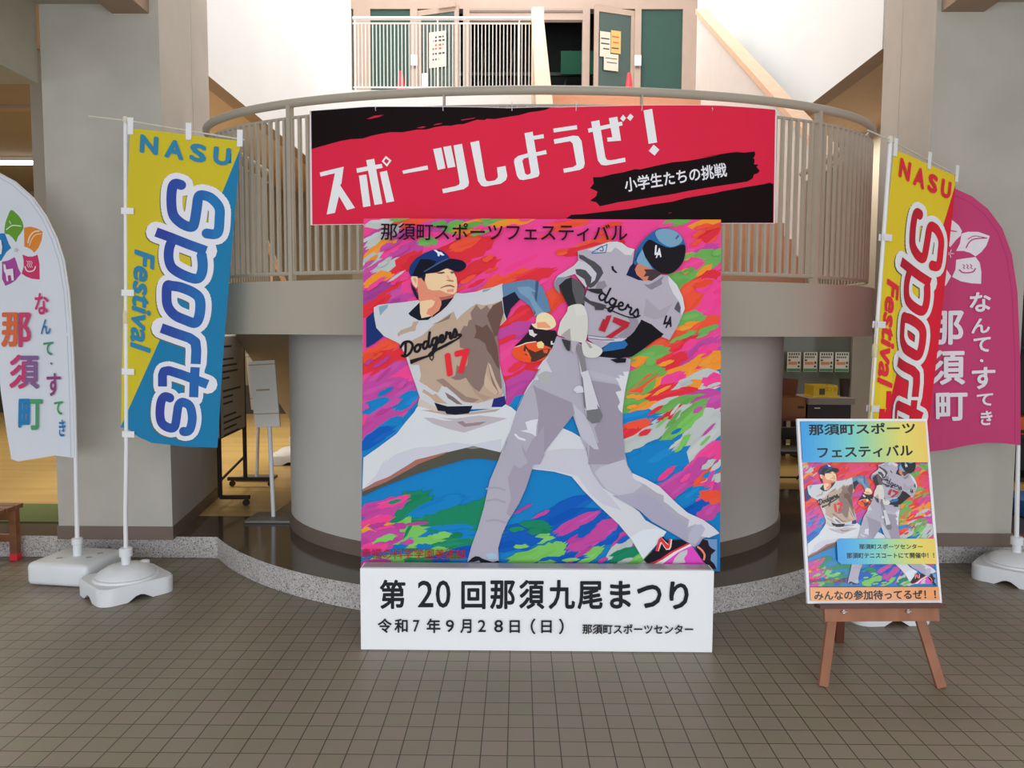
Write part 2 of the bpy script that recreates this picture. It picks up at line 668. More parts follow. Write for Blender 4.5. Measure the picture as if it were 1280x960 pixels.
def pillar_joint(P, name, zs):
    """hairline construction joint wandering down the inner face"""
    j = P[1].lerp(P[2], 0.60); t = (P[2] - P[1]).normalized(); n = Vector((t.y, -t.x, 0))
    if n.x * (X0 - j.x) < 0: n = -n
    mb = MB()
    r_ = random.Random(5); pts = []
    for i in range(26):
        pts.append(j + t * r_.uniform(-.008, .008) + Vector((0, 0, zs[0] + (zs[1] - zs[0]) * i / 25)) + n * 0.0006)
    for a, b in zip(pts, pts[1:]):
        mb.face([a - t * .0025, a + t * .0025, b + t * .0025, b - t * .0025], M_CRACK)
    struct(name, mb, smooth=False)


pillar_joint(PL, 'trim_8', (2.6, 5.5)); pillar_joint(PRr, 'trim_9', (2.8, 5.5))

# front ceiling beyond the two long beams
YB = PL[0].y
ZF = at(160, 17, YB).z
mb = MB(); mb.box((-9, -2.0, ZF + 0.06), (PL[1].x - 0.30, YB, 4.2), M_GREYWALL); struct('ceiling_left', mb, smooth=False)
mb = MB(); mb.box((PRr[1].x + 0.30, -2.0, ZF + 0.06), (9, YB, 4.2), M_GREYWALL); struct('ceiling_right', mb, smooth=False)
mb = MB(); mb.box((PL[1].x - 0.30, -2.0, ZF), (PL[1].x - 0.06, YB + 0.01, 4.2), M_BROWN); struct('beam_left', mb, smooth=False)
mb = MB(); mb.box((PRr[1].x + 0.03, -2.0, ZF), (PRr[1].x + 0.30, YB + 0.01, 4.2), M_BROWN); struct('beam_right', mb, smooth=False)
M_TRANSOM = mat('transom_olive', (176, 170, 150), rough=0.7, var=0.06)
mb = MB(); mb.box((-3.47, 1.2, at(53, 105, YB).z), (PL[0].x - 0.02, YB, ZF + 0.06), M_TRANSOM); struct('beam_transom', mb, smooth=False)

mb = MB(); mb.box((PL[1].x - 0.06, -2.0, 5.6), (PRr[1].x + 0.03, YB, 5.8), M_WHITE); struct('ceiling', mb, smooth=False)

# stairwell: white side walls above the hall ceiling, tan ceilings beside them
WL, WR = X0 - 2.95, X0 + 2.82
ZC = (at(258, 71, 6.7).z + at(1081, 73, 6.4).z) / 2
YW = PL[2].y
for nm, x0, x1 in (('wall_left', WL - 0.16, WL), ('wall_right', WR, WR + 0.16)):
    mb = MB(); mb.prism([(x0, YW, ZC), (x1, YW, ZC), (x1, 13.2, ZC), (x0, 13.2, ZC)], (0, 0, 5.6), M_WHITE, mbot=M_BROWN)
    struct(nm, mb, smooth=False)
mb = MB(); mb.box((-9, YB + 0.05, ZC + 0.02), (-4.0, 13.2, ZC + 0.2), M_CEIL); mb.box((-4.0, YB + 0.05, ZC + 0.02), (WL - 0.16, 13.2, ZC + 0.2), M_TAN); struct('ceiling_hall_left', mb, smooth=False)
mb = MB(); mb.box((WR + 0.16, YB + 0.05, ZC + 0.02), (9, 13.2, ZC + 0.2), M_TAN); struct('ceiling_hall_right', mb, smooth=False)
mb = MB(); mb.box((-4.10, YW + 0.1, 1.95), (-3.96, 12.9, ZC + 0.02), M_GREYWALL); struct('wall_stair_left', mb, smooth=False)
mb = MB(); mb.box((4.06, YW + 0.1, 1.95), (4.20, 12.9, ZC + 0.02), M_GREYWALL); struct('wall_stair_right', mb, smooth=False)
mb = MB(); mb.box((-9, 8.0, 3.86), (-4.12, 8.12, ZC + 0.02), M_BROWN); struct('beam_hall', mb, smooth=False)

# walls of the hall
mb = MB(); mb.box((-9.2, YB + 0.05, 0), (-9.0, 13.2, 4.2), M_GREYWALL); struct('wall_hall_left', mb, smooth=False)
mb = MB(); mb.box((9.0, YB + 0.05, 0), (9.2, 13.2, 4.2), M_GREYWALL); struct('wall_hall_right', mb, smooth=False)
mb = MB(); mb.box((-9, 12.9, SZ), (WL, 13.1, ZC + 0.02), mat('hall_back_wall', (150, 138, 118), rough=0.85)); struct('wall_back_left', mb, smooth=False)
mb = MB(); mb.box((-9, 12.7, SZ), (-3.0, 12.9, 0.62), mat('dark_wainscot', (66, 60, 56), rough=0.7)); struct('baseboard_back', mb, smooth=False)
mb = MB(); mb.box((WL, 12.9, SZ), (WR, 13.1, 4.7), M_GREYWALL); struct('wall_back', mb, smooth=False)

# rounded landing on its column
EC, EA, EB = Vector((X0, 5.30)), 2.29, 1.10
SZ0, SZ1 = 1.548, 1.862


def ell(t, a=EA, b=EB, c=EC):
    return (c.x + a * math.cos(t), c.y - b * math.sin(t))


mb = MB()
o_ = [ell(PI * i / 72) for i in range(73)]
o_ = o_ + [(EC.x - EA, 6.55), (EC.x + EA, 6.55)]
mb.prism([(x, y, SZ0) for x, y in o_], (0, 0, SZ1 - SZ0), M_SLAB, mbot=M_GREYWALL)
lip = [ell(PI * i / 72, EA + 0.008, EB + 0.008) for i in range(73)]
mb.prism([(x, y, SZ0) for x, y in lip], (0, 0, 0.018), M_SLAB)
struct('landing_slab', mb)
mb = MB()
CC, CA, CB = Vector((X0, 5.80)), 1.84, 1.40
ring = [(CC.x + CA * math.cos(2 * PI * i / 96), CC.y + CB * math.sin(2 * PI * i / 96)) for i in range(96)]
mb.prism([(x, y, SZ) for x, y in ring], (0, 0, SZ0 - SZ), M_COLUMN)
struct('column', mb)
ring = [(CC.x + (CA + .012) * math.cos(2 * PI * i / 96), CC.y + (CB + .012) * math.sin(2 * PI * i / 96)) for i in range(96)]
mb = MB(); mb.prism([(x, y, SZ) for x, y in ring], (0, 0, 0.095), M_BASE)
struct('baseboard_column', mb)

# flights: one up to the doors on the right half, one down at the back on the left half
YU = 10.9
ZU = at(560, 110, YU).z - 0.03
SXL, SXR = 0.28, 2.47
NR = 17
mb = MB()
pr = [(6.30, SZ1 - 0.3)]
pr = [(6.3, SZ1)]
for i in range(NR):
    y = 6.3 + (YU - 6.3) * i / (NR - 1) if i else 6.3
    z0 = SZ1 + (ZU - SZ1) * i / NR; z1 = SZ1 + (ZU - SZ1) * (i + 1) / NR
    if i: pr.append((y, z0))
    pr.append((y, z1))
pr += [(YU + 0.1, ZU), (YU + 0.1, ZU - 0.5), (6.3, SZ1 - 0.3)]
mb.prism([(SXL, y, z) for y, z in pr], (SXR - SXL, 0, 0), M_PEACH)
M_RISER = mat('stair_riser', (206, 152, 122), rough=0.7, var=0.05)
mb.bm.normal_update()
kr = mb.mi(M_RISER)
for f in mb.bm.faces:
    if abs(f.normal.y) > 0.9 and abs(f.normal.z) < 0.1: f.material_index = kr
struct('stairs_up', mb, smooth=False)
mb = MB()
pr = [(6.5, SZ1)]
N2 = 10
for i in range(N2):
    y = 6.5 + 2.8 * (i + 1) / N2
    z = SZ1 - (SZ1 - SZ) * (i) / N2; z1 = SZ1 - (SZ1 - SZ) * (i + 1) / N2
    pr += [(y, z), (y, z1)]
pr = pr[:-1] + [(9.3, SZ), (8.8, SZ), (6.5, SZ0)]
mb.prism([(-2.45, y, z) for y, z in pr], (2.3, 0, 0), M_GREYWALL)
struct('stairs_down', mb, smooth=False)


ZP1 = at(862, 14, YU).z - 0.04
ZP0 = at(1030, 200, 6.2).z - 0.04


def parapet(name, x0, x1, mside):
    mb = MB()
    pts = [(6.2, SZ1), (YU, ZU - 0.1), (YU, ZP1), (6.2, ZP0)]
    mb.prism([(x0, y, z) for y, z in pts], (x1 - x0, 0, 0), mside)
    cap = [(6.16, ZP0), (YU, ZP1), (YU, ZP1 + 0.07), (6.16, ZP0 + 0.07)]
    mb.prism([(x0 - 0.03, y, z) for y, z in cap], (x1 - x0 + 0.06, 0, 0), M_PEACH)
    struct(name, mb, smooth=False)


parapet('trim_1', SXL - 0.10, SXL, M_PEACH)
parapet('trim_2', SXR, SXR + 0.10, M_PARAPET)
mb = MB()
mb.tube([(-2.40, 6.15, 2.9), (-2.40, 6.5, 2.86), (-2.40, 9.2, 1.15)], 0.025, M_PEACH)
for i in range(7):
    y = 6.5 + 0.43 * i; z = 2.86 - (y - 6.5) * 0.633
    mb.tube([(-2.40, y, z - 0.9), (-2.40, y, z)], 0.012, M_PEACH, n=6)
tag(mb.build('stair_handrail'), 'peach handrail going down the back flight, seen through the landing bars', 'handrail')

# upper floor and the door wall
mb = MB()
mb.box((WL, YU, ZU - 0.4), (SXL - 0.1, 13.1, ZU), M_WHITE)
mb.box((SXL - 0.1, YU + 0.101, ZU - 0.4), (WR, 13.1, ZU), M_WHITE)
struct('floor_upper', mb, smooth=False)
DY = 13.0


def pxbox(mb, x0, y0, x1, y1, d, th, m, bev=0.0):
    a = at(x0, y1, d); b = at(x1, y0, d)
    mb.box((min(a.x, b.x), d, min(a.z, b.z)), (max(a.x, b.x), d + th, max(a.z, b.z)), m, bev)


mb = MB()
zl = at(640, 11, DY).z
mb.box((WL, DY, zl), (WR, DY + 0.2, 10.5), M_FRAME)
mb.box((at(442, 60, DY).x, DY, ZU), (at(463, 60, DY).x, DY + 0.2, zl), M_FRAME)
mb.box((at(853, 60, DY).x, DY, ZU), (WR, DY + 0.2, zl), M_FRAME)
struct('wall_doors', mb, smooth=False)
# dark gym beyond the open doors
mb = MB()
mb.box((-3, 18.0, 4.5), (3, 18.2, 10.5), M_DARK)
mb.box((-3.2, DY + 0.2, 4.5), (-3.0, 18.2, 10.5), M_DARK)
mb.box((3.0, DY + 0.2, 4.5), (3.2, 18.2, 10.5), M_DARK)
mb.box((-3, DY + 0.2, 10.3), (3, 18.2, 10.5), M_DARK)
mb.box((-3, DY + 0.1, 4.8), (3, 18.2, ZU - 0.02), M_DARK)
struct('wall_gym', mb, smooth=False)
mb = MB()
for i, z in enumerate((ZU + .5, ZU + .95, ZU + 1.4, ZU + 1.85, ZU + 2.4)):
    mb.box((-2.9, 17.6, z), (2.9, 17.7, z + 0.07), mat('gym_beam', (92, 90, 86), rough=0.6))
for i in range(9):
    x = -2.6 + i * 0.65
    mb.beam((x, 17.75, ZU), (x + 0.5, 17.75, ZU + 3), 0.05, 0.05, mat('gym_beam', (92, 90, 86), rough=0.6))
mb.box((0.9, 17.2, ZU + 2.3), (2.3, 17.25, ZU + 2.8), mat('gym_green', (40, 110, 80), rough=0.6))
mb.box((0.75, 17.3, ZU + 0.95), (1.7, 17.4, ZU + 1.1), mat('gym_pale', (150, 165, 165), rough=0.5))
struct('trim_3', mb, smooth=False)
# ------------------------------------------------------------------ landing railing
RA, RB = 2.24, 1.05
ZH, ZM, ZB = at(640, 112.5, EC.y - RB).z, at(640, 132, EC.y - RB).z, at(430, 341, 4.42).z


def rail_pts(a, b, z, n=64, back=6.45):
    pts = [(EC.x + a, back, z)] + [(*ell(PI * i / n, a, b), z) for i in range(n + 1)] + [(EC.x - a, back, z)]
    return pts


rail = empty('landing_railing', (X0, EC.y, SZ1), 'beige metal railing of close upright bars curving round the stair landing', 'railing')
mb = MB(); mb.tube(rail_pts(RA, RB, ZH), 0.025, M_RAIL, n=12); mb.build('handrail', rail)
mb = MB(); mb.tube(rail_pts(RA, RB, ZM), 0.009, M_RAIL, n=8); mb.build('top_bar', rail)
mb = MB(); mb.tube(rail_pts(RA, RB, ZB), 0.011, M_RAIL, n=8); mb.build('bottom_bar', rail)
# walk along the line at equal steps
line = [Vector(p) for p in rail_pts(RA, RB, 0, 400, 6.4)]
acc = [0.0]
for p, q in zip(line, line[1:]): acc.append(acc[-1] + (q - p).length)
tot = acc[-1]


def along(s):
    import bisect
    i = min(len(line) - 2, max(0, bisect.bisect(acc, s) - 1))
    t = (s - acc[i]) / max(1e-9, acc[i + 1] - acc[i])
    d = (line[i + 1] - line[i]).normalized()
    return line[i].lerp(line[i + 1], t), d


def px_of(p):
    v = RC.transposed() @ (Vector(p) - CAM)
    return CX + F * v.x / -v.z, CY - F * v.y / -v.z


def bar(mb, p, d, z0, z1, wt, dp):
    q = Vector((p.x, p.y, z0))
    n = Vector((-d.y, d.x, 0))
    a, b = d * (wt / 2), n * (dp / 2)
    mb.prism([q + a + b, q - a + b, q - a - b, q + a - b], (0, 0, z1 - z0), M_RAIL)


NB = 140
bars = []
for i in range(NB):
    p, d = along(tot * (i + 0.5) / NB)
    x, y = px_of((p.x, p.y, 2.4))
    hid = 466 < x < 886
    bars.append((hid, p.y, p, d))
bars.sort(key=lambda q: (q[0], q[1]))
for h, y, p, d in bars[:98]:
    mb = MB(); bar(mb, p, d, ZB, ZM, 0.016, 0.022); mb.build('baluster', rail, smooth=False)
mb = MB()
for h, y, p, d in bars[98:]: bar(mb, p, d, ZB, ZM, 0.016, 0.022)
tag(mb.build('baluster_run', rail, smooth=False), kind='stuff')
for pxx in (363, 1021):
    best = min((abs(px_of((along(tot * k / 600)[0].x, along(tot * k / 600)[0].y, 2.5))[0] - pxx), k) for k in range(60, 540))
    p, d = along(tot * best[1] / 600)
    mb = MB(); bar(mb, p, d, SZ1, ZH - 0.01, 0.026, 0.04); mb.build('post', rail, smooth=False)
for pxx in (554, 802):
    best = min((abs(px_of((along(tot * k / 600)[0].x, along(tot * k / 600)[0].y, 2.9))[0] - pxx), k) for k in range(60, 540))
    p, d = along(tot * best[1] / 600)
    mb = MB(); bar(mb, p, d, SZ1, ZH - 0.01, 0.010, 0.03); mb.build('post', rail, smooth=False)

# ------------------------------------------------------------------ red banner tied to the outside of the railing
BA, BB = RA + 0.022, RB + 0.022


def ray_ell(px, py):
    v = ray(px, py)
    o = CAM - Vector((EC.x, EC.y, 0))
    A = (v.x / BA) ** 2 + (v.y / BB) ** 2
    B = 2 * (o.x * v.x / BA ** 2 + o.y * v.y / BB ** 2)
    C = (o.x / BA) ** 2 + (o.y / BB) ** 2 - 1
    t = (-B - math.sqrt(B * B - 4 * A * C)) / (2 * A)
    p = CAM + v * t
    th_ = math.atan2(-(p.y - EC.y) / BB, (p.x - EC.x) / BA)
    return (-th_, p.z)           # x grows to the right


UC = []


def ell_place(x, y, off):
    if UC:
        i = min(len(UC) - 2, max(0, int((x - UC[0]) / (UC[1] - UC[0]))))
        f = (x - UC[i]) / (UC[1] - UC[0])
        return ell_point(UC[i], y, off) * (1 - f) + ell_point(UC[i + 1], y, off) * f
    return ell_point(x, y, off)


def ell_point(x, y, off):
    t = -x
    c, s_ = math.cos(t), math.sin(t)
    n = Vector((c / BA, -s_ / BB, 0)).normalized()
    return Vector((EC.x + BA * c, EC.y - BB * s_, y)) + n * off


bn = Art()
RED, BLK, WHT = (200, 38, 64), (22, 14, 15), (214, 218, 226)
a1 = cr(380, 120, 6.4); a2 = cr(540, 120, 6.4); a3 = cr(700, 120, 6.4); a4 = cr(780, 140, 6.4)
edge = [(387, 138.5), (420, 136), (460, 133), (500, 133.2), (540, 133), (600, 133.5), (636, 134.6), (675, 133.4), (700, 133.6), (760, 132), (830, 131), (900, 131.5), (971, 136.5)]
bot = [(968.5, 279.5), (900, 279.6), (760, 279.5), (640, 279), (520, 279), (465, 280.5), (430, 281), (388, 281.5)]
bn.poly(edge + bot, (206, 200, 202))
bn.poly([(x + (1.8 if i == 0 else (-1.8 if i == len(edge) - 1 else 0)), y + 0.6) for i, (x, y) in enumerate(edge)] +
        [(x + (-1.5 if i == 0 else (2.4 if i == len(bot) - 1 else 0)), y - 0.7) for i, (x, y) in enumerate(bot)], RED)
k = [(389, 138.8), (420, 136.5), (460, 133.6), (540, 133.6), (600, 134.2), (636, 135.2), (675, 134), (689, 134.3)]
k += a2(910, 110, 850, 122, 780, 130, 690, 155, 620, 165, 500, 185, 440, 182, 420, 192, 360, 190, 250, 225, 200, 228, 150, 238, 90, 238, 20, 250)
k += a1(980, 268, 900, 270, 790, 290, 690, 290, 600, 305, 540, 318, 470, 340, 380, 345, 300, 358, 200, 385, 130, 405, 60, 425)
bn.poly(k, BLK)
for pts in (a1(500, 185, 560, 158, 640, 150, 600, 168, 540, 182), a2(230, 190, 300, 180, 350, 172, 330, 182, 240, 196), a1(900, 255, 950, 243, 980, 246, 940, 258),
            a1(1030, 235, 1060, 222, 1110, 216, 1090, 226)):
    bn.poly(pts, (178, 36, 58))
# brush block with the small white line, and the lower black sweep
bn.poly(a3(265, 650, 330, 648, 420, 625, 500, 612, 600, 585, 640, 588, 760, 560, 900, 530, 1010, 520, 1100, 505, 1280, 470) +
        a4(600, 365, 720, 345, 830, 328, 900, 320, 960, 325, 1045, 316, 1050, 340, 1035, 370, 1045, 380, 1040, 420, 1075, 420, 1060, 440, 1085, 470, 1070, 490, 1040, 500,
           1030, 530, 990, 555, 900, 570, 700, 600, 520, 630, 400, 655, 180, 690, 0, 715) +
        a3(460, 850, 400, 865, 320, 882, 290, 850, 240, 838, 290, 800, 300, 765, 270, 750, 240, 738, 270, 700, 265, 670), BLK)
bn.poly([(700, 279.2)] + a3(90, 950, 190, 945, 400, 920, 540, 905, 740, 868, 900, 845, 1010, 815, 1280, 770) +
        a4(700, 655, 780, 635, 950, 605, 1130, 575, 1160, 565, 1195, 575) + [(966.5, 278.6), (900, 278.8), (760, 279)], BLK)
bn.poly(a4(350, 808, 385, 800, 370, 812), (120, 30, 48))
lt = []
# su
lt.append(a1(127, 612, 318, 566, 300, 700, 290, 715, 408, 895, 345, 913, 280, 800, 248, 935, 182, 948, 248, 618, 133, 645))
# po
lt += [a1(420, 580, 622, 543, 630, 575, 425, 615), a1(498, 514, 562, 502, 628, 862, 565, 872), a1(440, 637, 500, 628, 533, 880, 474, 890), a1(606, 610, 664, 598, 722, 842, 660, 854)]
lt += [a1(656, 480, 700, 517, 664, 566, 622, 522, 656, 480, 655, 500, 640, 522, 662, 545, 682, 518, 655, 500)]
# bar
lt.append(a1(787, 598, 988, 556, 994, 588, 795, 623))
# tsu
lt += [a2(10, 425, 75, 413, 108, 578, 47, 592), a2(90, 408, 152, 398, 188, 566, 126, 577),
       a2(172, 396, 240, 383, 296, 690, 290, 720, 255, 745, 90, 779, 82, 745, 190, 722, 218, 708, 222, 690)]
# shi
lt.append(a2(307, 372, 376, 358, 424, 655, 436, 680, 460, 683, 505, 675, 528, 650, 520, 572, 588, 560, 602, 640, 590, 675, 550, 702, 425, 725, 395, 718, 368, 680))
# yo
lt += [a2(740, 298, 805, 286, 860, 620, 850, 645, 800, 660, 730, 673, 700, 668, 680, 640, 656, 530, 660, 505, 690, 480, 768, 458, 776, 490, 735, 500, 722, 520, 745, 622, 765, 632, 788, 620, 790, 605),
       a2(800, 322, 892, 306, 896, 338, 806, 352), a2(830, 452, 912, 433, 918, 465, 836, 480)]
# u
lt += [a2(970, 262, 1158, 234, 1162, 266, 974, 293), a2(974, 348, 1130, 318, 1170, 322, 1196, 360, 1222, 540, 1212, 575, 1180, 592, 1056, 615, 1050, 583, 1130, 568, 1156, 550, 1125, 380, 1105, 362, 980, 384)]
# ze
lt += [a3(222, 262, 495, 205, 500, 236, 228, 294), a3(248, 206, 314, 194, 362, 490, 376, 512, 410, 515, 520, 493, 524, 527, 370, 556, 330, 552, 302, 515),
       a3(390, 178, 458, 166, 488, 358, 380, 366, 376, 334, 418, 330), a3(504, 150, 528, 178, 506, 206, 480, 182), a3(562, 142, 588, 166, 562, 200, 534, 176)]
# !
lt += [a3(667, 116, 736, 104, 776, 372, 708, 384), a3(748, 390, 794, 430, 756, 478, 709, 440)]
bn.L += 1
for p in lt: bn.poly(p, WHT)
bn.text('小学生たちの挑戦', (779.5, 222.5), (907.0, 202.8), (781.5, 240.5), (206, 204, 208), off=0.02)
fn = lambda p: ray_ell(p[0], p[1])
xs = [ray_ell(387, 200)[0], ray_ell(970, 200)[0]]
banner = empty('event_banner', ell_place(ray_ell(675, 280)[0], 2.2, 0), 'wide red and black banner with white slanted lettering hung on the landing railing', 'banner')
UC += [xs[0] + (xs[1] - xs[0]) * i / 60 for i in range(61)]
mb = MB()
print_art(mb, bn.mapped(fn), ell_place, cutx=UC, g=1.42, rough=0.6, spec=0.06, tagname='banner')
mb.build('printed_cloth', banner, smooth=False)
for pxx in (389, 470, 554, 640, 720, 802, 890, 969):
    u, z = ray_ell(pxx, 136)
    p = ell_place(u, z, 0.004)
    q = Vector((p.x, p.y, ZM))
    mb = MB()
    mb.tube([p + Vector((0, 0, -.012)), q + Vector((0, -.013, 0)), q + Vector((0, 0, .012)), q + Vector((0, .014, 0))], 0.002, mat('white_cord', (225, 224, 220)), n=6)
    mb.build('tie_cord', banner)
# ------------------------------------------------------------------ painted board of two baseball players
BP = onz(640, 710.5, 0.362)              # a point on the foot of the board
BP = at(675, 710.5, 3.775)
LEAN = math.radians(4.6)
BN = Vector((0, -math.cos(LEAN), math.sin(LEAN)))
BU = Vector((0, math.sin(LEAN), math.cos(LEAN)))
BR = Vector((1, 0, 0))
BO = onplane(451.5, 711, BP, BN)         # lower left corner
BW = (onplane(900, 711, BP, BN) - BO).dot(BR)
BH = (onplane(675, 274, BP, BN) - BO).dot(BU)


def mural_xy(p):
    q = onplane(p[0], p[1], BP, BN) - BO
    return (q.dot(BR), q.dot(BU))


rng = random.Random(7)
ar = Art()
PK, MG, RD, OR, OG = (250, 64, 132), (176, 66, 142), (204, 44, 56), (218, 76, 52), (228, 134, 44)
GR, BL, B2, WH, DG, LG, PU = (100, 156, 78), (20, 116, 176), (14, 82, 166), (184, 190, 186), (24, 120, 86), (112, 176, 86), (150, 60, 132)


def ragged(cx, cy, ln, wd, ang, col, new=True, rag=0.22):
    """one brush mark: a long blob with torn ends"""
    a = math.radians(ang); ux, uy = math.cos(a), -math.sin(a)
    n = max(5, int(ln / 8))
    k = 5
    def env(t): return min(1.0, 4.0 * min(t, 1 - t) + 0.5)
    st = ln / n
    top = [((i / n - 0.5) * ln + rng.uniform(-.3, .3) * st, wd / 2 * env(i / n) * (1 + rag * rng.uniform(-1, 1))) for i in range(n + 1)]
    bo = [((i / n - 0.5) * ln + rng.uniform(-.3, .3) * st, -wd / 2 * env(i / n) * (1 + rag * rng.uniform(-1, 1))) for i in range(n + 1)]
    # torn ends: a comb of bristle tips between the two long edges
    def comb(s_end, v0, v1, e):
        out = []
        for m in range(1, k):
            v = v0 + (v1 - v0) * m / k
            out.append((s_end + e * (rng.uniform(.05, .17) * ln if m % 2 else -rng.uniform(0, .05) * ln), v))
        return out
    loop = top + comb(max(top[-1][0], bo[-1][0]), top[-1][1], bo[-1][1], 1) + bo[::-1] + comb(min(top[0][0], bo[0][0]), bo[0][1], top[0][1], -1)
    # slant the ends along the sweep of the wrist
    ar.poly([(cx + ux * (s_ + 0.35 * v) - uy * v, cy + uy * (s_ + 0.35 * v) + ux * v) for s_, v in loop], col, new=new)


ar.poly([(440, 268), (910, 268), (910, 720), (440, 720)], BL)
ar.poly([(440, 268), (910, 268), (910, 420), (780, 470), (690, 500), (640, 512), (560, 500), (520, 500), (505, 520), (480, 536), (440, 548)], PK)
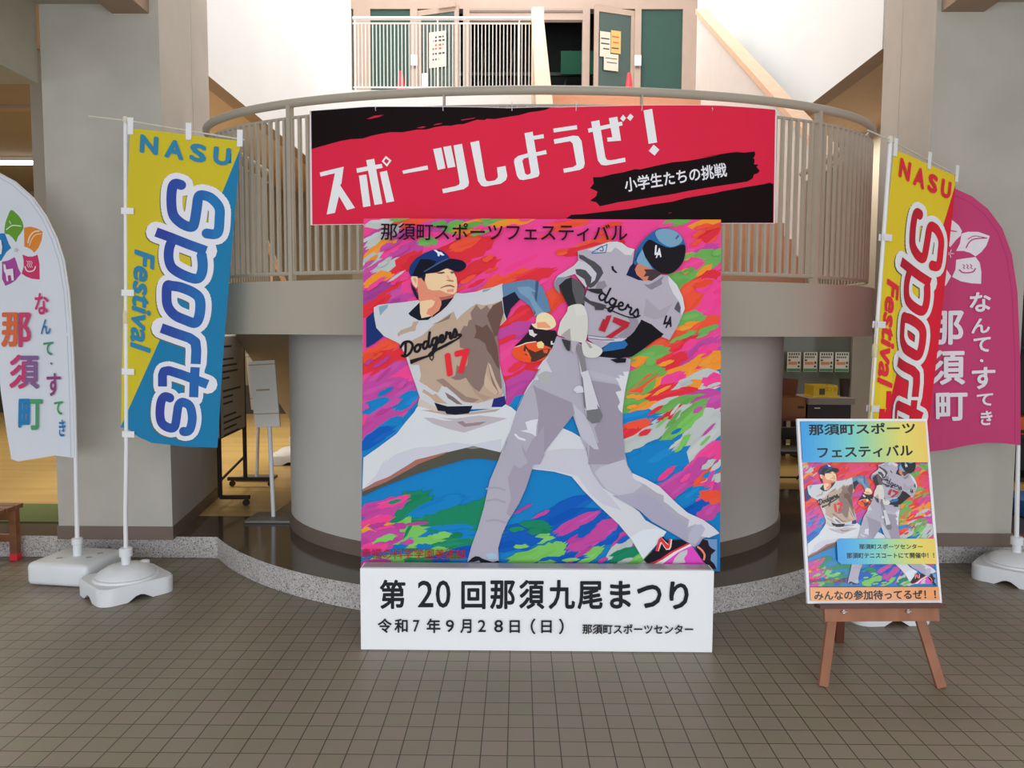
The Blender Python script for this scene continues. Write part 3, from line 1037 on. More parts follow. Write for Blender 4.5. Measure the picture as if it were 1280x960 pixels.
# (cx, cy, length, width, angle, colour), back to front
S = [
    # upper left
    (500, 320, 110, 34, 32, MG), (545, 300, 90, 26, 20, PK), (470, 300, 60, 22, 40, MG), (478, 279, 42, 9, 10, WH), (520, 276, 70, 9, 14, OR), (560, 280, 60, 10, 15, MG), (478, 297, 50, 13, 35, WH),
    (474, 313, 46, 14, 38, OG), (473, 326, 44, 14, 40, WH), (500, 312, 50, 14, 30, PK), (492, 330, 90, 18, 38, MG), (488, 336, 50, 13, 35, WH), (508, 338, 60, 26, 48, RD), (475, 351, 40, 16, 22, OG),
    (488, 358, 36, 8, 40, WH), (492, 352, 46, 12, 30, PK), (470, 367, 50, 16, 30, PU), (490, 368, 60, 14, 35, RD), (505, 366, 56, 16, 30, MG), (466, 383, 50, 12, 35, RD), (520, 352, 40, 16, 40, PK),
    (535, 302, 22, 9, 10, GR), (567, 284, 30, 11, 20, GR), (595, 284, 50, 16, 14, OG), (620, 278, 40, 8, 6, GR), (575, 316, 90, 24, 28, RD), (580, 305, 40, 12, 25, OR), (600, 330, 120, 12, 20, PK),
    (626, 285, 60, 12, 15, PK), (640, 278, 50, 8, 10, OG), (590, 345, 90, 22, 26, RD), (600, 362, 100, 20, 20, OR), (585, 360, 50, 14, 30, MG), (650, 330, 70, 20, 18, PK), (640, 348, 60, 10, 24, OR),
    (600, 350, 60, 9, 30, PK), (668, 345, 50, 12, 20, RD), (690, 290, 70, 20, 14, PK), (740, 306, 60, 10, 22, OR), (705, 282, 60, 9, 10, OR), (740, 286, 60, 8, 12, PK), (730, 312, 50, 9, 15, RD),
    (670, 375, 40, 20, 40, PK), (690, 376, 40, 24, 60, OR), (700, 390, 26, 14, 50, PK),
    # between the players
    (645, 400, 60, 14, 40, RD), (640, 415, 60, 14, 20, MG), (650, 440, 70, 20, 30, PK), (655, 462, 70, 14, 26, RD), (640, 458, 34, 14, 40, PK), (648, 480, 60, 16, 30, MG), (640, 498, 50, 18, 40, MG),
    (644, 508, 40, 14, 50, BL),
    # left edge under the sleeve
    (475, 438, 60, 14, 30, OR), (470, 452, 50, 14, 35, RD), (490, 452, 60, 14, 40, RD), (485, 470, 70, 16, 30, MG), (505, 470, 46, 16, 40, PK), (478, 486, 60, 14, 25, MG), (500, 494, 60, 16, 35, MG),
    (470, 507, 40, 14, 30, BL), (490, 513, 70, 16, 30, MG), (508, 500, 36, 14, 40, BL), (466, 536, 50, 14, 34, MG), (480, 538, 60, 12, 36, BL), (468, 548, 50, 12, 34, B2),
    # right of the helmet
    (870, 290, 60, 18, 20, PK), (882, 279, 40, 8, 15, OG), (845, 278, 30, 8, 10, GR), (872, 302, 60, 16, 30, OR), (884, 296, 34, 10, 40, RD), (862, 310, 40, 18, 10, PK), (880, 316, 40, 12, 30, MG),
    (873, 330, 66, 22, 25, GR), (857, 333, 44, 14, 20, PK), (850, 352, 50, 22, 24, GR), (880, 338, 20, 7, 40, OG), (876, 352, 56, 12, 30, RD), (880, 362, 44, 22, 30, PK), (862, 366, 44, 18, 50, OR),
    (884, 378, 40, 20, 36, PK), (860, 384, 40, 14, 45, OR), (872, 392, 44, 12, 30, PK), (862, 400, 40, 16, 10, GR), (858, 412, 44, 12, 20, OG), (880, 408, 46, 12, 35, OR), (884, 420, 44, 16, 30, MG),
    (876, 424, 50, 10, 35, PK), (846, 426, 50, 16, 30, GR),
    # right flank
    (830, 430, 60, 18, 30, OR), (850, 440, 70, 18, 30, RD), (870, 436, 80, 20, 35, PK), (864, 446, 80, 16, 35, MG), (884, 440, 30, 14, 40, PK), (812, 446, 50, 22, 20, GR), (800, 452, 30, 10, 10, OG),
    (820, 458, 60, 14, 25, OR), (842, 452, 40, 14, 40, RD), (868, 462, 90, 20, 25, OG), (886, 456, 40, 18, 30, OG), (800, 474, 60, 26, 30, GR), (806, 482, 50, 14, 40, OR), (822, 478, 50, 10, 40, GR),
    (840, 472, 44, 16, 35, OG), (842, 474, 30, 14, 30, PK), (876, 478, 60, 20, 20, WH), (868, 480, 20, 9, 20, OG), (892, 476, 26, 14, 20, PK), (815, 500, 60, 12, 35, OG), (820, 492, 50, 10, 30, RD),
    (846, 494, 60, 12, 10, RD), (872, 498, 60, 14, 15, MG), (888, 506, 40, 22, 30, MG), (788, 505, 40, 24, 20, GR), (806, 512, 40, 10, 30, OG), (826, 512, 60, 16, 28, WH), (840, 506, 50, 9, 30, GR),
    (842, 520, 50, 12, 35, RD), (852, 514, 30, 8, 45, WH), (866, 512, 40, 10, 40, GR), (884, 525, 40, 26, 40, WH), (796, 524, 60, 14, 12, BL), (790, 536, 50, 14, 25, OR), (786, 545, 30, 16, 40, RD),
    (806, 546, 80, 14, 28, WH), (820, 538, 50, 10, 35, WH), (850, 532, 70, 12, 42, GR), (862, 526, 50, 10, 45, LG), (870, 552, 90, 26, 40, WH), (850, 556, 70, 10, 48, WH), (842, 562, 50, 10, 45, LG),
    (886, 570, 60, 18, 42, PK), (874, 578, 60, 12, 40, PK), (820, 575, 70, 34, 30, BL), (868, 592, 60, 18, 40, MG), (850, 600, 70, 16, 32, MG), (884, 596, 40, 12, 42, OR), (890, 602, 30, 12, 40, WH),
    (888, 618, 40, 22, 50, MG), (880, 612, 30, 12, 50, PK), (862, 620, 50, 12, 30, BL), (872, 636, 60, 14, 30, B2), (886, 640, 30, 14, 40, MG), (846, 612, 40, 10, 40, MG), (892, 620, 16, 30, 60, OR),
    # lower field
    (700, 640, 80, 16, 30, B2), (720, 655, 80, 24, 24, B2), (740, 672, 90, 24, 24, B2), (722, 652, 56, 10, 26, MG), (742, 668, 70, 14, 32, MG), (734, 676, 50, 8, 20, MG), (712, 660, 30, 8, 34, MG),
    (782, 676, 36, 18, 60, MG), (775, 686, 40, 14, 40, WH), (785, 694, 50, 16, 30, DG), (797, 700, 40, 10, 30, LG), (808, 702, 34, 10, 20, WH), (668, 672, 40, 14, 12, LG), (672, 695, 70, 18, 16, LG),
    (690, 688, 40, 12, 30, LG), (722, 699, 56, 12, 20, LG), (735, 694, 40, 10, 30, LG), (700, 700, 60, 10, 10, B2), (668, 658, 40, 14, 0, DG), (640, 674, 60, 26, 10, B2),
    (500, 636, 80, 24, 28, DG), (520, 648, 90, 24, 14, DG), (570, 655, 120, 20, 6, DG), (560, 672, 130, 18, 8, DG), (585, 640, 60, 18, 10, DG), (600, 632, 40, 12, 20, DG), (545, 632, 70, 12, 20, BL),
    (560, 662, 60, 9, 8, BL), (585, 668, 40, 7, 5, BL), (530, 665, 50, 9, 15, BL), (478, 633, 56, 14, 18, MG), (492, 627, 40, 8, 20, PK), (474, 645, 46, 12, 26, MG), (470, 652, 40, 10, 20, PK),
    (500, 664, 60, 18, 8, LG), (490, 672, 60, 14, 20, LG), (505, 658, 26, 10, 60, LG), (472, 660, 40, 10, 12, OG), (478, 674, 54, 22, 14, MG), (468, 684, 30, 12, 14, PK), (525, 677, 60, 10, 8, LG),
    (560, 685, 80, 14, 8, DG), (590, 690, 60, 14, 6, B2), (556, 698, 40, 12, 0, B2), (490, 700, 60, 12, 6, LG), (470, 704, 36, 10, 10, MG), (520, 702, 40, 10, 6, DG), (585, 702, 40, 8, 0, BL), (536, 690, 50, 8, 10, LG),
]
tint = lambda c, j: tuple(max(0, min(255, v + j)) for v in c)
for i, q in enumerate(S):
    ragged(q[0], q[1], q[2] * 0.92, q[3] * 1.22, q[4], q[5])
    ragged(q[0] + rng.uniform(-.3, .3) * q[2], q[1] + rng.uniform(-.4, .4) * q[3], q[2] * rng.uniform(.4, .7), q[3] * rng.uniform(.25, .45), q[4] + rng.uniform(-8, 8), tint(q[5], rng.choice((-6, 8))))

for _ in range(170):
    q, p = rng.choice(S), rng.choice(S)
    near = min(S, key=lambda c: (c[0] - p[0]) ** 2 + (c[1] - p[1]) ** 2 + (0 if c[5] != p[5] else 1e6))
    ragged(p[0] + rng.uniform(-.6, .6) * p[2], p[1] + rng.uniform(-.8, .8) * p[3], rng.uniform(10, 26), rng.uniform(3, 8), p[4] + rng.uniform(-6, 6), tint(near[5], rng.choice((-8, 0, 6))))

A = cr(440, 260, 5.3333); B = cr(660, 260, 5.3333); C = cr(440, 400, 5.3333); D = cr(660, 400, 5.3333); E = cr(440, 540, 5.3333); G_ = cr(500, 300, 9.6)
FF = cr(660, 540, 5.3333); HH = cr(630, 380, 6.0); I_ = cr(480, 390, 6.856); J = cr(680, 280, 6.0); KK = cr(790, 640, 12.19)
JW, TAN, BRN, DBR = (198, 199, 202), (172, 148, 128), (126, 104, 97), (98, 74, 66)
NVY, DNV, INK = (24, 50, 106), (18, 22, 38), (26, 24, 30)
P = ar.poly

# ---- pitcher
P(A(98, 735, 150, 690, 165, 800, 215, 855, 150, 905, 98, 935), (24, 44, 100))
P(A(148, 665, 180, 648, 240, 640, 330, 632, 445, 616, 475, 640, 600, 600, 690, 568, 740, 572, 830, 560, 870, 545, 940, 530, 1005, 505, 1010, 600, 1015, 700, 1030, 745, 985, 790, 967, 850, 970, 930)
  + C(975, 250, 992, 330, 1020, 430, 1026, 510, 1020, 590, 440, 600, 455, 520, 425, 430, 390, 330, 360, 240, 320, 160) + A(300, 895, 215, 855, 165, 800, 150, 720), JW)
P(A(180, 660, 215, 650, 245, 645, 240, 665, 215, 690, 190, 720, 185, 690), (120, 150, 165))
P(A(875, 548, 935, 535, 905, 555, 870, 565), (140, 150, 165))
P(A(335, 905, 400, 885, 470, 850, 560, 770, 640, 715, 680, 690, 700, 748, 730, 715, 760, 690, 790, 665, 830, 640, 880, 650, 940, 640, 1000, 618, 1010, 700, 1022, 745, 985, 790, 967, 850, 970, 960)
  + C(978, 280, 1000, 350, 1012, 470, 1000, 510, 880, 545, 800, 562, 740, 545, 690, 500, 640, 450, 600, 440, 575, 485, 540, 470, 500, 440, 450, 410, 462, 370, 450, 300, 400, 300, 360, 200), TAN)
P(A(305, 840, 330, 815, 400, 790, 410, 760, 450, 755, 430, 790, 425, 820, 390, 825, 330, 845, 310, 860), TAN)
P(A(530, 780, 600, 750, 650, 715, 665, 700, 650, 740, 600, 760), BRN)
P(A(830, 645, 860, 680, 900, 650, 930, 690, 1000, 620, 1012, 700, 985, 790, 967, 850) + C(972, 120, 985, 300, 1000, 450, 965, 500, 930, 400, 905, 290, 885, 380, 880, 430, 850, 480, 790, 440, 760, 385, 720, 400, 690, 400, 660, 385, 690, 370, 700, 300, 740, 330, 770, 300, 780, 200, 720, 185, 715, 100, 745, 40)
  + A(770, 790, 780, 750, 800, 745, 790, 700), BRN)
P(A(940, 650, 1000, 620, 1012, 700, 985, 790, 967, 850, 950, 860, 930, 800, 900, 720, 915, 690), DBR)
P(C(820, 30, 870, 50, 900, 30, 940, 90, 970, 180, 985, 330, 965, 310, 930, 240, 900, 200, 890, 160, 850, 130, 815, 120, 830, 80), DBR)
P(C(905, 280, 925, 300, 960, 400, 1000, 480, 985, 495, 960, 440, 930, 370), (186, 160, 138))
P(C(895, 360, 930, 420, 975, 480, 960, 500, 920, 475, 885, 440, 882, 400), (186, 160, 138))
P(C(760, 385, 800, 440, 850, 490, 930, 515, 880, 540, 820, 490), (160, 136, 118))
P(C(560, 400, 610, 390, 680, 450, 760, 510, 850, 530, 800, 555, 720, 530, 650, 470, 600, 430), (140, 116, 104))
P(C(985, 330, 1010, 400, 1026, 510, 1010, 505, 1000, 430), (150, 165, 180))
P(C(480, 460, 540, 500, 560, 490, 600, 530, 640, 560, 560, 550, 520, 510, 470, 480), (176, 148, 126))
P(C(590, 465, 630, 445, 690, 495, 745, 548, 850, 555, 940, 525, 935, 575, 800, 575, 690, 565, 620, 530), JW)
P(C(620, 480, 680, 515, 740, 565, 700, 560, 640, 520), (120, 100, 96))
P(C(430, 590, 440, 575, 600, 610, 700, 620, 800, 610, 940, 590, 1020, 560, 1060, 580, 1095, 608, 1130, 660, 1060, 960) + E(1040, 50, 990, 135, 810, 92, 640, 130, 430, 185, 250, 295, 160, 335, 72, 380, 80, 170, 180, 100, 300, 10) + C(360, 680, 420, 610), (210, 212, 214))
P(C(460, 600, 560, 600, 700, 625, 830, 610, 990, 590, 960, 610, 800, 630, 640, 635), (178, 158, 146))
P(C(450, 520, 540, 570, 620, 600, 560, 610, 440, 570), (200, 186, 172))
P(C(480, 650, 560, 652, 700, 655, 850, 635, 1035, 655, 900, 700, 750, 750, 640, 725, 540, 690), (184, 174, 180))
P(C(520, 648, 600, 655, 680, 672, 610, 668), (214, 214, 216)); P(C(700, 680, 740, 672, 760, 690, 900, 675, 850, 700, 750, 712), (140, 118, 118))
P(C(210, 960, 290, 895, 420, 850, 560, 840, 680, 815, 800, 830, 1000, 790, 990, 880, 810, 840, 640, 880, 480, 910, 380, 960) + E(260, 290, 160, 332, 90, 360, 160, 290, 210, 200, 260, 160), (198, 198, 208))
P(E(72, 380, 160, 330, 260, 292, 430, 183, 640, 130, 560, 200, 380, 262, 230, 335, 75, 398), (152, 98, 88))
P(E(72, 396, 230, 332, 380, 250, 450, 210, 560, 168, 650, 132, 810, 92, 995, 135, 975, 190, 850, 175, 760, 180, 600, 225, 440, 275, 200, 365, 70, 428), (76, 74, 64))
P(E(760, 105, 815, 92, 860, 105, 800, 112), (130, 130, 124))
P(C(550, 550, 640, 576, 805, 572, 780, 622, 690, 632, 630, 625, 622, 605, 575, 605), DNV)
P(C(945, 525, 1020, 505, 1026, 560, 1000, 580, 930, 580), (32, 40, 106))
# right leg of the pitcher behind the batter
P(D(230, 720, 290, 745, 350, 780, 380, 840, 412, 965) + FF(420, 250, 500, 370, 620, 440, 740, 530, 780, 585, 920, 662, 880, 720, 765, 845, 700, 730, 600, 610, 460, 480, 370, 390, 290, 295, 170, 262, 20, 245, 60, 190, 130, 70), (208, 208, 212))
P(FF(70, 130, 230, 110, 390, 110, 400, 200, 430, 260, 500, 380, 560, 440, 620, 520, 500, 480, 420, 420, 330, 290, 170, 255, 30, 240), (196, 194, 204))
P(FF(680, 700, 760, 650, 850, 640, 920, 662, 880, 720, 765, 845, 700, 735), (216, 222, 226))
# head
P(G_(130, 510, 160, 560, 190, 590, 225, 690, 215, 725, 180, 670, 145, 590), (30, 30, 44))
P(G_(135, 470, 150, 425, 200, 428, 220, 470, 215, 560, 200, 585, 160, 540), (226, 186, 150))
P(G_(160, 470, 185, 450, 205, 490, 195, 530, 175, 500), (206, 150, 120))
P(G_(215, 455, 300, 410, 450, 395, 560, 345, 640, 375, 680, 460, 690, 540, 680, 630, 640, 690, 590, 760, 500, 860, 380, 920, 270, 945, 240, 880, 240, 760, 215, 600), (208, 130, 104))
P(G_(300, 415, 450, 400, 560, 345, 640, 380, 682, 460, 690, 545, 682, 620, 640, 655, 560, 640, 480, 605, 400, 612, 340, 590, 310, 520), (224, 186, 146))
P(G_(240, 740, 330, 725, 380, 720, 425, 740, 400, 800, 340, 830, 320, 890, 380, 915, 270, 945, 245, 880), (226, 184, 144))
P(G_(390, 648, 480, 690, 560, 680, 655, 655, 640, 700, 560, 712, 510, 760, 470, 690), (164, 92, 82))
P(G_(470, 700, 430, 800, 400, 850, 370, 850, 420, 760), (206, 124, 100))
P(G_(212, 460, 250, 420, 310, 400, 312, 430, 296, 510, 262, 462), (28, 28, 44))
P(G_(480, 590, 500, 570, 560, 545, 610, 540, 662, 562, 650, 575, 600, 560, 540, 568), (132, 92, 74))
P(G_(565, 600, 650, 588, 645, 628, 570, 630), (204, 138, 112))
P(G_(550, 490, 600, 478, 655, 495, 640, 508, 590, 502), (170, 116, 90))
P(G_(440, 405, 470, 392, 530, 385, 545, 400, 500, 412), (96, 74, 62)); P(G_(600, 385, 640, 380, 655, 400, 620, 410), (110, 84, 70))
P(G_(560, 420, 590, 440, 600, 475, 570, 470), (206, 160, 124))
P(G_(105, 885, 180, 810, 240, 752, 245, 880, 262, 942, 400, 912, 340, 962, 230, 968, 130, 912), DNV)
P(G_(645, 695, 560, 800, 480, 870, 390, 935, 400, 905, 470, 850, 500, 780, 500, 730, 560, 715), (30, 26, 34))
P(G_(110, 385, 118, 330, 140, 290, 200, 220, 300, 160, 400, 122, 470, 120, 530, 145, 575, 185, 595, 230, 480, 275, 380, 335, 285, 392, 240, 440, 130, 440), NVY)
P(G_(150, 430, 190, 340, 250, 235, 350, 235, 445, 262, 380, 332, 285, 392, 240, 445, 180, 440), (17, 18, 32))
P(G_(280, 388, 400, 322, 480, 276, 590, 230, 700, 240, 765, 262, 797, 310, 770, 355, 700, 386, 640, 372, 570, 345, 450, 390, 330, 407, 250, 440), (15, 20, 40), smooth=True)
P(G_(282, 384, 480, 266, 578, 222, 592, 230, 480, 284, 300, 388), (66, 84, 122))
P(G_(405, 125, 440, 125, 465, 145, 500, 150, 538, 190, 505, 192, 485, 180, 472, 203, 455, 195, 452, 165, 430, 145), (226, 226, 230))
# throwing arm, hand, glove
P(A(1000, 515, 1085, 494, 1180, 478, 1245, 490) + B(50, 485, 95, 530, 130, 610, 150, 690, 60, 718, 40, 722) + A(1222, 722, 1190, 660, 1150, 625, 1110, 600, 1085, 560, 1010, 612), (88, 120, 152))
P(A(1100, 530, 1180, 525, 1230, 560) + B(20, 560, 60, 640, 110, 700, 60, 715, 40, 720) + A(1225, 700, 1180, 610, 1120, 570), (112, 142, 166))
P(A(1003, 600, 1085, 560, 1118, 612, 1060, 672, 1030, 745, 1015, 700), (27, 30, 48))
P(B(20, 775, 50, 770, 60, 720, 108, 697, 160, 722, 186, 770, 170, 800, 120, 815, 60, 808), (236, 200, 158), smooth=True)
P(B(58, 765, 115, 760, 148, 790, 150, 802, 62, 800), (226, 146, 108))
P(HH(78, 318, 120, 280, 180, 215, 205, 150, 225, 185, 330, 198, 385, 200, 402, 250, 372, 325, 330, 332, 250, 285, 150, 305), (34, 25, 30))
P(HH(60, 365, 75, 335, 110, 315, 165, 294, 240, 284, 300, 310, 352, 332, 342, 372, 290, 420, 200, 440, 120, 425, 75, 395), (216, 78, 38), smooth=True)
P(HH(155, 305, 185, 340, 235, 362, 290, 340, 345, 335, 330, 385, 240, 432, 200, 436, 205, 400, 150, 378, 180, 372, 145, 350), (72, 46, 38))
P(HH(165, 335, 190, 375, 200, 400, 180, 395, 160, 360), (220, 90, 46)); P(HH(290, 345, 330, 340, 325, 370, 300, 370), (214, 78, 38))
P(HH(250, 288, 280, 280, 300, 300, 295, 332, 255, 332, 245, 310), (238, 196, 128))
P(HH(185, 195, 215, 195, 225, 222, 250, 228, 225, 250, 190, 232), (214, 210, 212)); P(HH(350, 280, 362, 278, 362, 296, 378, 292, 376, 306, 350, 306), (216, 212, 212))
P(HH(72, 330, 110, 312, 165, 290, 240, 280, 240, 286, 165, 298, 112, 320), (222, 190, 180))
# chest lettering and number
ar.script(I_(168, 388)[0], (460 / 7.9 / 6.856, -176 / 7.9 / 6.856), (-6 / 6.856, -60 / 6.856), 3.3, INK)
P(I_(226, 412, 300, 392, 375, 372, 400, 342, 470, 305, 560, 258, 620, 232, 645, 212, 600, 196, 625, 184, 665, 188, 673, 205, 640, 236, 540, 296, 440, 345, 425, 378, 380, 388, 300, 420, 232, 450), INK)
ar.stroke(I_(395, 370, 400, 405, 415, 415, 428, 390, 425, 372), 1.3, INK)
ar.text('17', I_(520, 360)[0], I_(735, 308)[0], I_(545, 560)[0], (208, 42, 52), off=0.055)

# ---- batter
LV, LVD, LVL, GW = (172, 167, 180), (152, 143, 158), (186, 184, 196), (208, 206, 200)
# legs
P(D(190, 110, 330, 150, 480, 245, 650, 252, 682, 262, 675, 340, 652, 430, 628, 600, 628, 700, 645, 960) + FF(640, 130, 660, 220, 690, 270, 780, 310, 870, 358, 990, 475, 1060, 535, 1160, 580, 1230, 630, 1240, 680, 1160, 705, 1140, 745, 1100, 762, 1060, 732, 940, 660, 820, 592, 740, 520, 620, 440, 500, 370, 430, 270, 400, 180, 385, 60)
  + D(390, 880, 345, 770, 318, 690, 298, 635, 230, 720, 130, 850, 60, 950) + FF(20, 240) + E(1200, 245, 1160, 370, 1115, 470, 1040, 590, 1000, 680, 975, 770, 980, 865, 950, 868, 770, 862, 780, 820, 800, 750, 840, 640, 880, 500, 920, 320, 975, 190, 1000, 120, 1050, 0) + C(1010, 880, 1050, 760, 1100, 600, 1170, 450) + D(20, 420, 100, 280, 160, 190), LV)
P(D(30, 430, 60, 450, 150, 490, 220, 520, 290, 550, 310, 620, 295, 640, 230, 722, 130, 850, 60, 950, 60, 800, 70, 620, 50, 500), LVD)
P(D(400, 400, 590, 430, 640, 480, 628, 600, 628, 700, 645, 960, 400, 960, 410, 800, 470, 820, 440, 720, 480, 650), LVD)
P(D(300, 560, 380, 640, 420, 720, 470, 860, 440, 860, 360, 790, 320, 690), LVL)
P(FF(480, 230, 640, 180, 660, 230, 700, 300, 760, 350, 700, 400, 600, 420, 520, 380, 440, 270), LVL)
P(FF(560, 420, 680, 420, 760, 400, 850, 440, 920, 520, 1010, 570, 1060, 620, 1060, 730, 940, 660, 820, 592, 740, 520), (166, 162, 182))
P(D(340, 330, 430, 340, 530, 370, 600, 390, 580, 420, 480, 400, 400, 380), (178, 174, 186))
P(C(1090, 605, 1130, 520, 1185, 440, 1260, 325) + D(60, 330, 100, 270, 140, 240, 120, 270, 160, 350, 110, 340, 140, 380, 60, 400, 30, 400, 0, 440), JW)
P(D(60, 370, 110, 340, 150, 370, 150, 425, 80, 420), (172, 172, 170))
P(D(580, 385, 610, 390, 600, 365, 640, 375, 630, 345, 668, 345, 660, 390, 640, 480, 625, 620, 605, 600, 595, 575, 610, 550, 600, 520, 580, 480, 620, 470, 600, 420), (212, 210, 216))
P(FF(690, 270, 780, 310, 870, 358, 990, 475, 1060, 535, 1160, 580, 1230, 630, 1270, 670, 1200, 700, 1150, 690, 1170, 640, 1110, 610, 1060, 630, 1070, 580, 1000, 540, 930, 480, 900, 460, 900, 420, 850, 400, 780, 350, 700, 310), (210, 208, 214))
P(FF(1100, 620, 1150, 610, 1175, 640, 1150, 690, 1110, 740, 1060, 730, 1070, 670), (180, 178, 196))
P(C(1155, 680, 1200, 665, 1240, 660, 1230, 700, 1225, 775, 1195, 755, 1120, 738, 1170, 730), (214, 212, 218))
ar.stroke(C(1088, 762, 1110, 785, 1150, 798), 2.6, (216, 214, 220))
P(C(1200, 800, 1240, 760, 1280, 700, 1280, 900, 1250, 960, 1180, 960, 1140, 880, 1130, 830, 1160, 880), (160, 152, 168))
P(E(1080, 215, 1120, 240, 1200, 180, 1200, 245, 1160, 370, 1115, 470, 1060, 560, 1030, 540, 1060, 440, 1040, 300), (160, 152, 168))
for yy in (375, 455, 590):
    ar.stroke(E(900, yy, 960, yy - 8, 1020, yy + 10), 2.4, (160, 156, 170), smooth=True)
P(E(890, 805, 930, 800, 965, 805, 972, 840, 910, 842), (150, 172, 192))
P(E(775, 862, 800, 835, 825, 822, 850, 825, 870, 838, 900, 848, 940, 862, 978, 850, 982, 870, 860, 872, 850, 850, 820, 858), (24, 26, 32))
P(KK(170, 715, 250, 630, 345, 545, 420, 380, 460, 362, 520, 430, 600, 420, 740, 410, 800, 445, 860, 462, 700, 550, 560, 640, 420, 710, 270, 770, 215, 762), (26, 24, 30))
P(KK(345, 580, 395, 410, 435, 370, 500, 442, 545, 480, 548, 400, 600, 402, 585, 520, 565, 560, 510, 565, 475, 520, 440, 460, 395, 585), (226, 214, 208))
P(KK(345, 580, 395, 405, 435, 372, 500, 455, 540, 490, 550, 400, 580, 395, 565, 520, 545, 548, 505, 545, 440, 450, 420, 450, 385, 585), (210, 50, 60))
P(KK(245, 765, 330, 740, 420, 700, 560, 600, 700, 530, 840, 458, 880, 478, 700, 570, 600, 620, 500, 700, 390, 775), (204, 46, 62))
P(KK(320, 780, 450, 715, 560, 640, 620, 600, 750, 535, 870, 475, 900, 500, 800, 545, 690, 600, 570, 690, 450, 782), (228, 224, 226))
P(KK(450, 785, 570, 690, 690, 600, 800, 550, 900, 505, 1100, 785), (206, 70, 176)); P(KK(640, 690, 720, 600, 830, 560, 830, 620, 780, 690, 800, 760, 600, 780), (196, 196, 192))
P(KK(1050, 400, 1280, 400, 1280, 870, 1100, 785, 1010, 600, 930, 520), (104, 138, 178))
P(KK(945, 520, 1010, 480, 1060, 400, 1140, 420, 1160, 500, 1200, 540, 1260, 570, 1190, 640, 1180, 720, 1240, 780, 1275, 860, 1200, 850, 1110, 780, 1040, 700), (38, 28, 34))
ar.stroke(KK(990, 520, 1050, 570, 1090, 640, 1080, 710), 2.4, (222, 130, 108), smooth=True)
# torso
P(J(250, 210, 360, 180, 480, 140, 545, 138, 580, 148, 625, 182, 675, 195, 660, 300, 620, 385, 700, 425, 800, 425, 870, 385, 925, 390, 990, 460, 1035, 555, 1050, 640, 1000, 760, 935, 872, 880, 850, 800, 760, 720, 722, 715, 780, 625, 862, 560, 900, 430, 945, 330, 870, 300, 700, 300, 560, 330, 480, 300, 430, 220, 370, 75, 440, 110, 390, 220, 320, 255, 285), (176, 168, 180))
P(J(320, 200, 480, 142, 545, 138, 580, 148, 625, 182, 675, 195, 650, 240, 600, 235, 560, 200, 530, 180, 500, 215, 420, 215), (206, 205, 208))
P(J(925, 395, 990, 460, 1035, 555, 1048, 640, 1025, 690, 1015, 600, 960, 520, 930, 450), (206, 206, 210))
P(J(760, 560, 860, 650, 960, 600, 900, 700, 820, 720, 740, 690), (164, 156, 168))
P(J(400, 440, 450, 430, 470, 470, 430, 500, 380, 490), (140, 132, 142))
P(J(620, 700, 700, 720, 715, 780, 625, 862, 540, 850, 600, 800, 640, 740), (146, 138, 148))
P(J(75, 440, 100, 395, 220, 318, 255, 280, 340, 300, 395, 372, 372, 445, 310, 480, 230, 380, 130, 410), (194, 192, 198))
P(J(70, 450, 100, 405, 200, 400, 150, 440, 110, 470, 120, 530, 80, 490), (132, 138, 148))
P(J(258, 235, 290, 240, 330, 265, 380, 290, 425, 330, 442, 372, 412, 420, 400, 440, 375, 470, 345, 485, 320, 470, 380, 425, 392, 375, 345, 320, 300, 285, 262, 262), (72, 70, 74))
P(J(232, 345, 270, 342, 310, 352, 355, 405, 348, 450, 322, 480, 300, 420, 240, 380), (70, 68, 72))
P(J(110, 465, 160, 420, 205, 405, 260, 440, 305, 485, 300, 620, 250, 612, 182, 626, 140, 540), (40, 38, 42))
P(J(205, 408, 250, 425, 300, 490, 302, 600, 240, 605, 210, 500), (84, 81, 84))
P(D(480, 195, 560, 140, 655, 135, 690, 100, 750, 5, 900, 95, 740, 212, 690, 245, 600, 258, 465, 245, 500, 210), (20, 18, 24))
P(J(725, 720, 800, 755, 890, 830, 870, 850, 780, 900, 690, 960, 600, 985, 470, 970, 560, 890, 640, 840, 700, 780), (20, 18, 24))
P(D(480, 205, 520, 170, 560, 142, 640, 135, 662, 165, 640, 190, 560, 205, 495, 212), (36, 98, 154))
P(J(330, 838, 430, 850, 560, 862, 620, 858, 580, 880, 480, 888, 430, 880, 330, 868), (196, 190, 202)); ar.stroke(J(330, 860, 430, 872, 520, 872), 1.4, (120, 112, 122)); ar.stroke(J(330, 838, 430, 850, 545, 858), 1.2, (120, 112, 122))
P(J(612, 388, 640, 325, 672, 290, 690, 380, 740, 430, 705, 425), (22, 30, 62))
P(J(676, 345, 700, 302, 760, 325, 830, 345, 840, 400, 800, 430, 740, 428, 690, 385), (192, 116, 86))
P(J(745, 345, 830, 345, 890, 368, 840, 405, 800, 432, 770, 425, 780, 395, 740, 400, 760, 370), (64, 50, 54))
P(J(745, 455, 780, 460, 830, 435, 895, 392, 875, 430, 880, 455, 800, 498, 770, 480), (132, 126, 138))
P(J(668, 300, 675, 240, 700, 180, 760, 105, 830, 52, 900, 38, 980, 58, 1038, 120, 1056, 200, 1035, 290, 975, 360, 905, 380, 830, 350, 760, 325, 700, 300, 690, 310), (38, 92, 144), smooth=True)
P(J(832, 62, 900, 42, 980, 62, 1030, 118, 1005, 160, 940, 178, 880, 152, 842, 112), (110, 148, 172), smooth=True); ar.stroke(J(985, 115, 1000, 95), 2.2, (60, 90, 130))
P(J(732, 200, 780, 125, 850, 155, 940, 185, 1040, 160, 1053, 210, 1032, 295, 970, 362, 905, 380, 830, 348, 780, 290), (26, 22, 28), smooth=True)
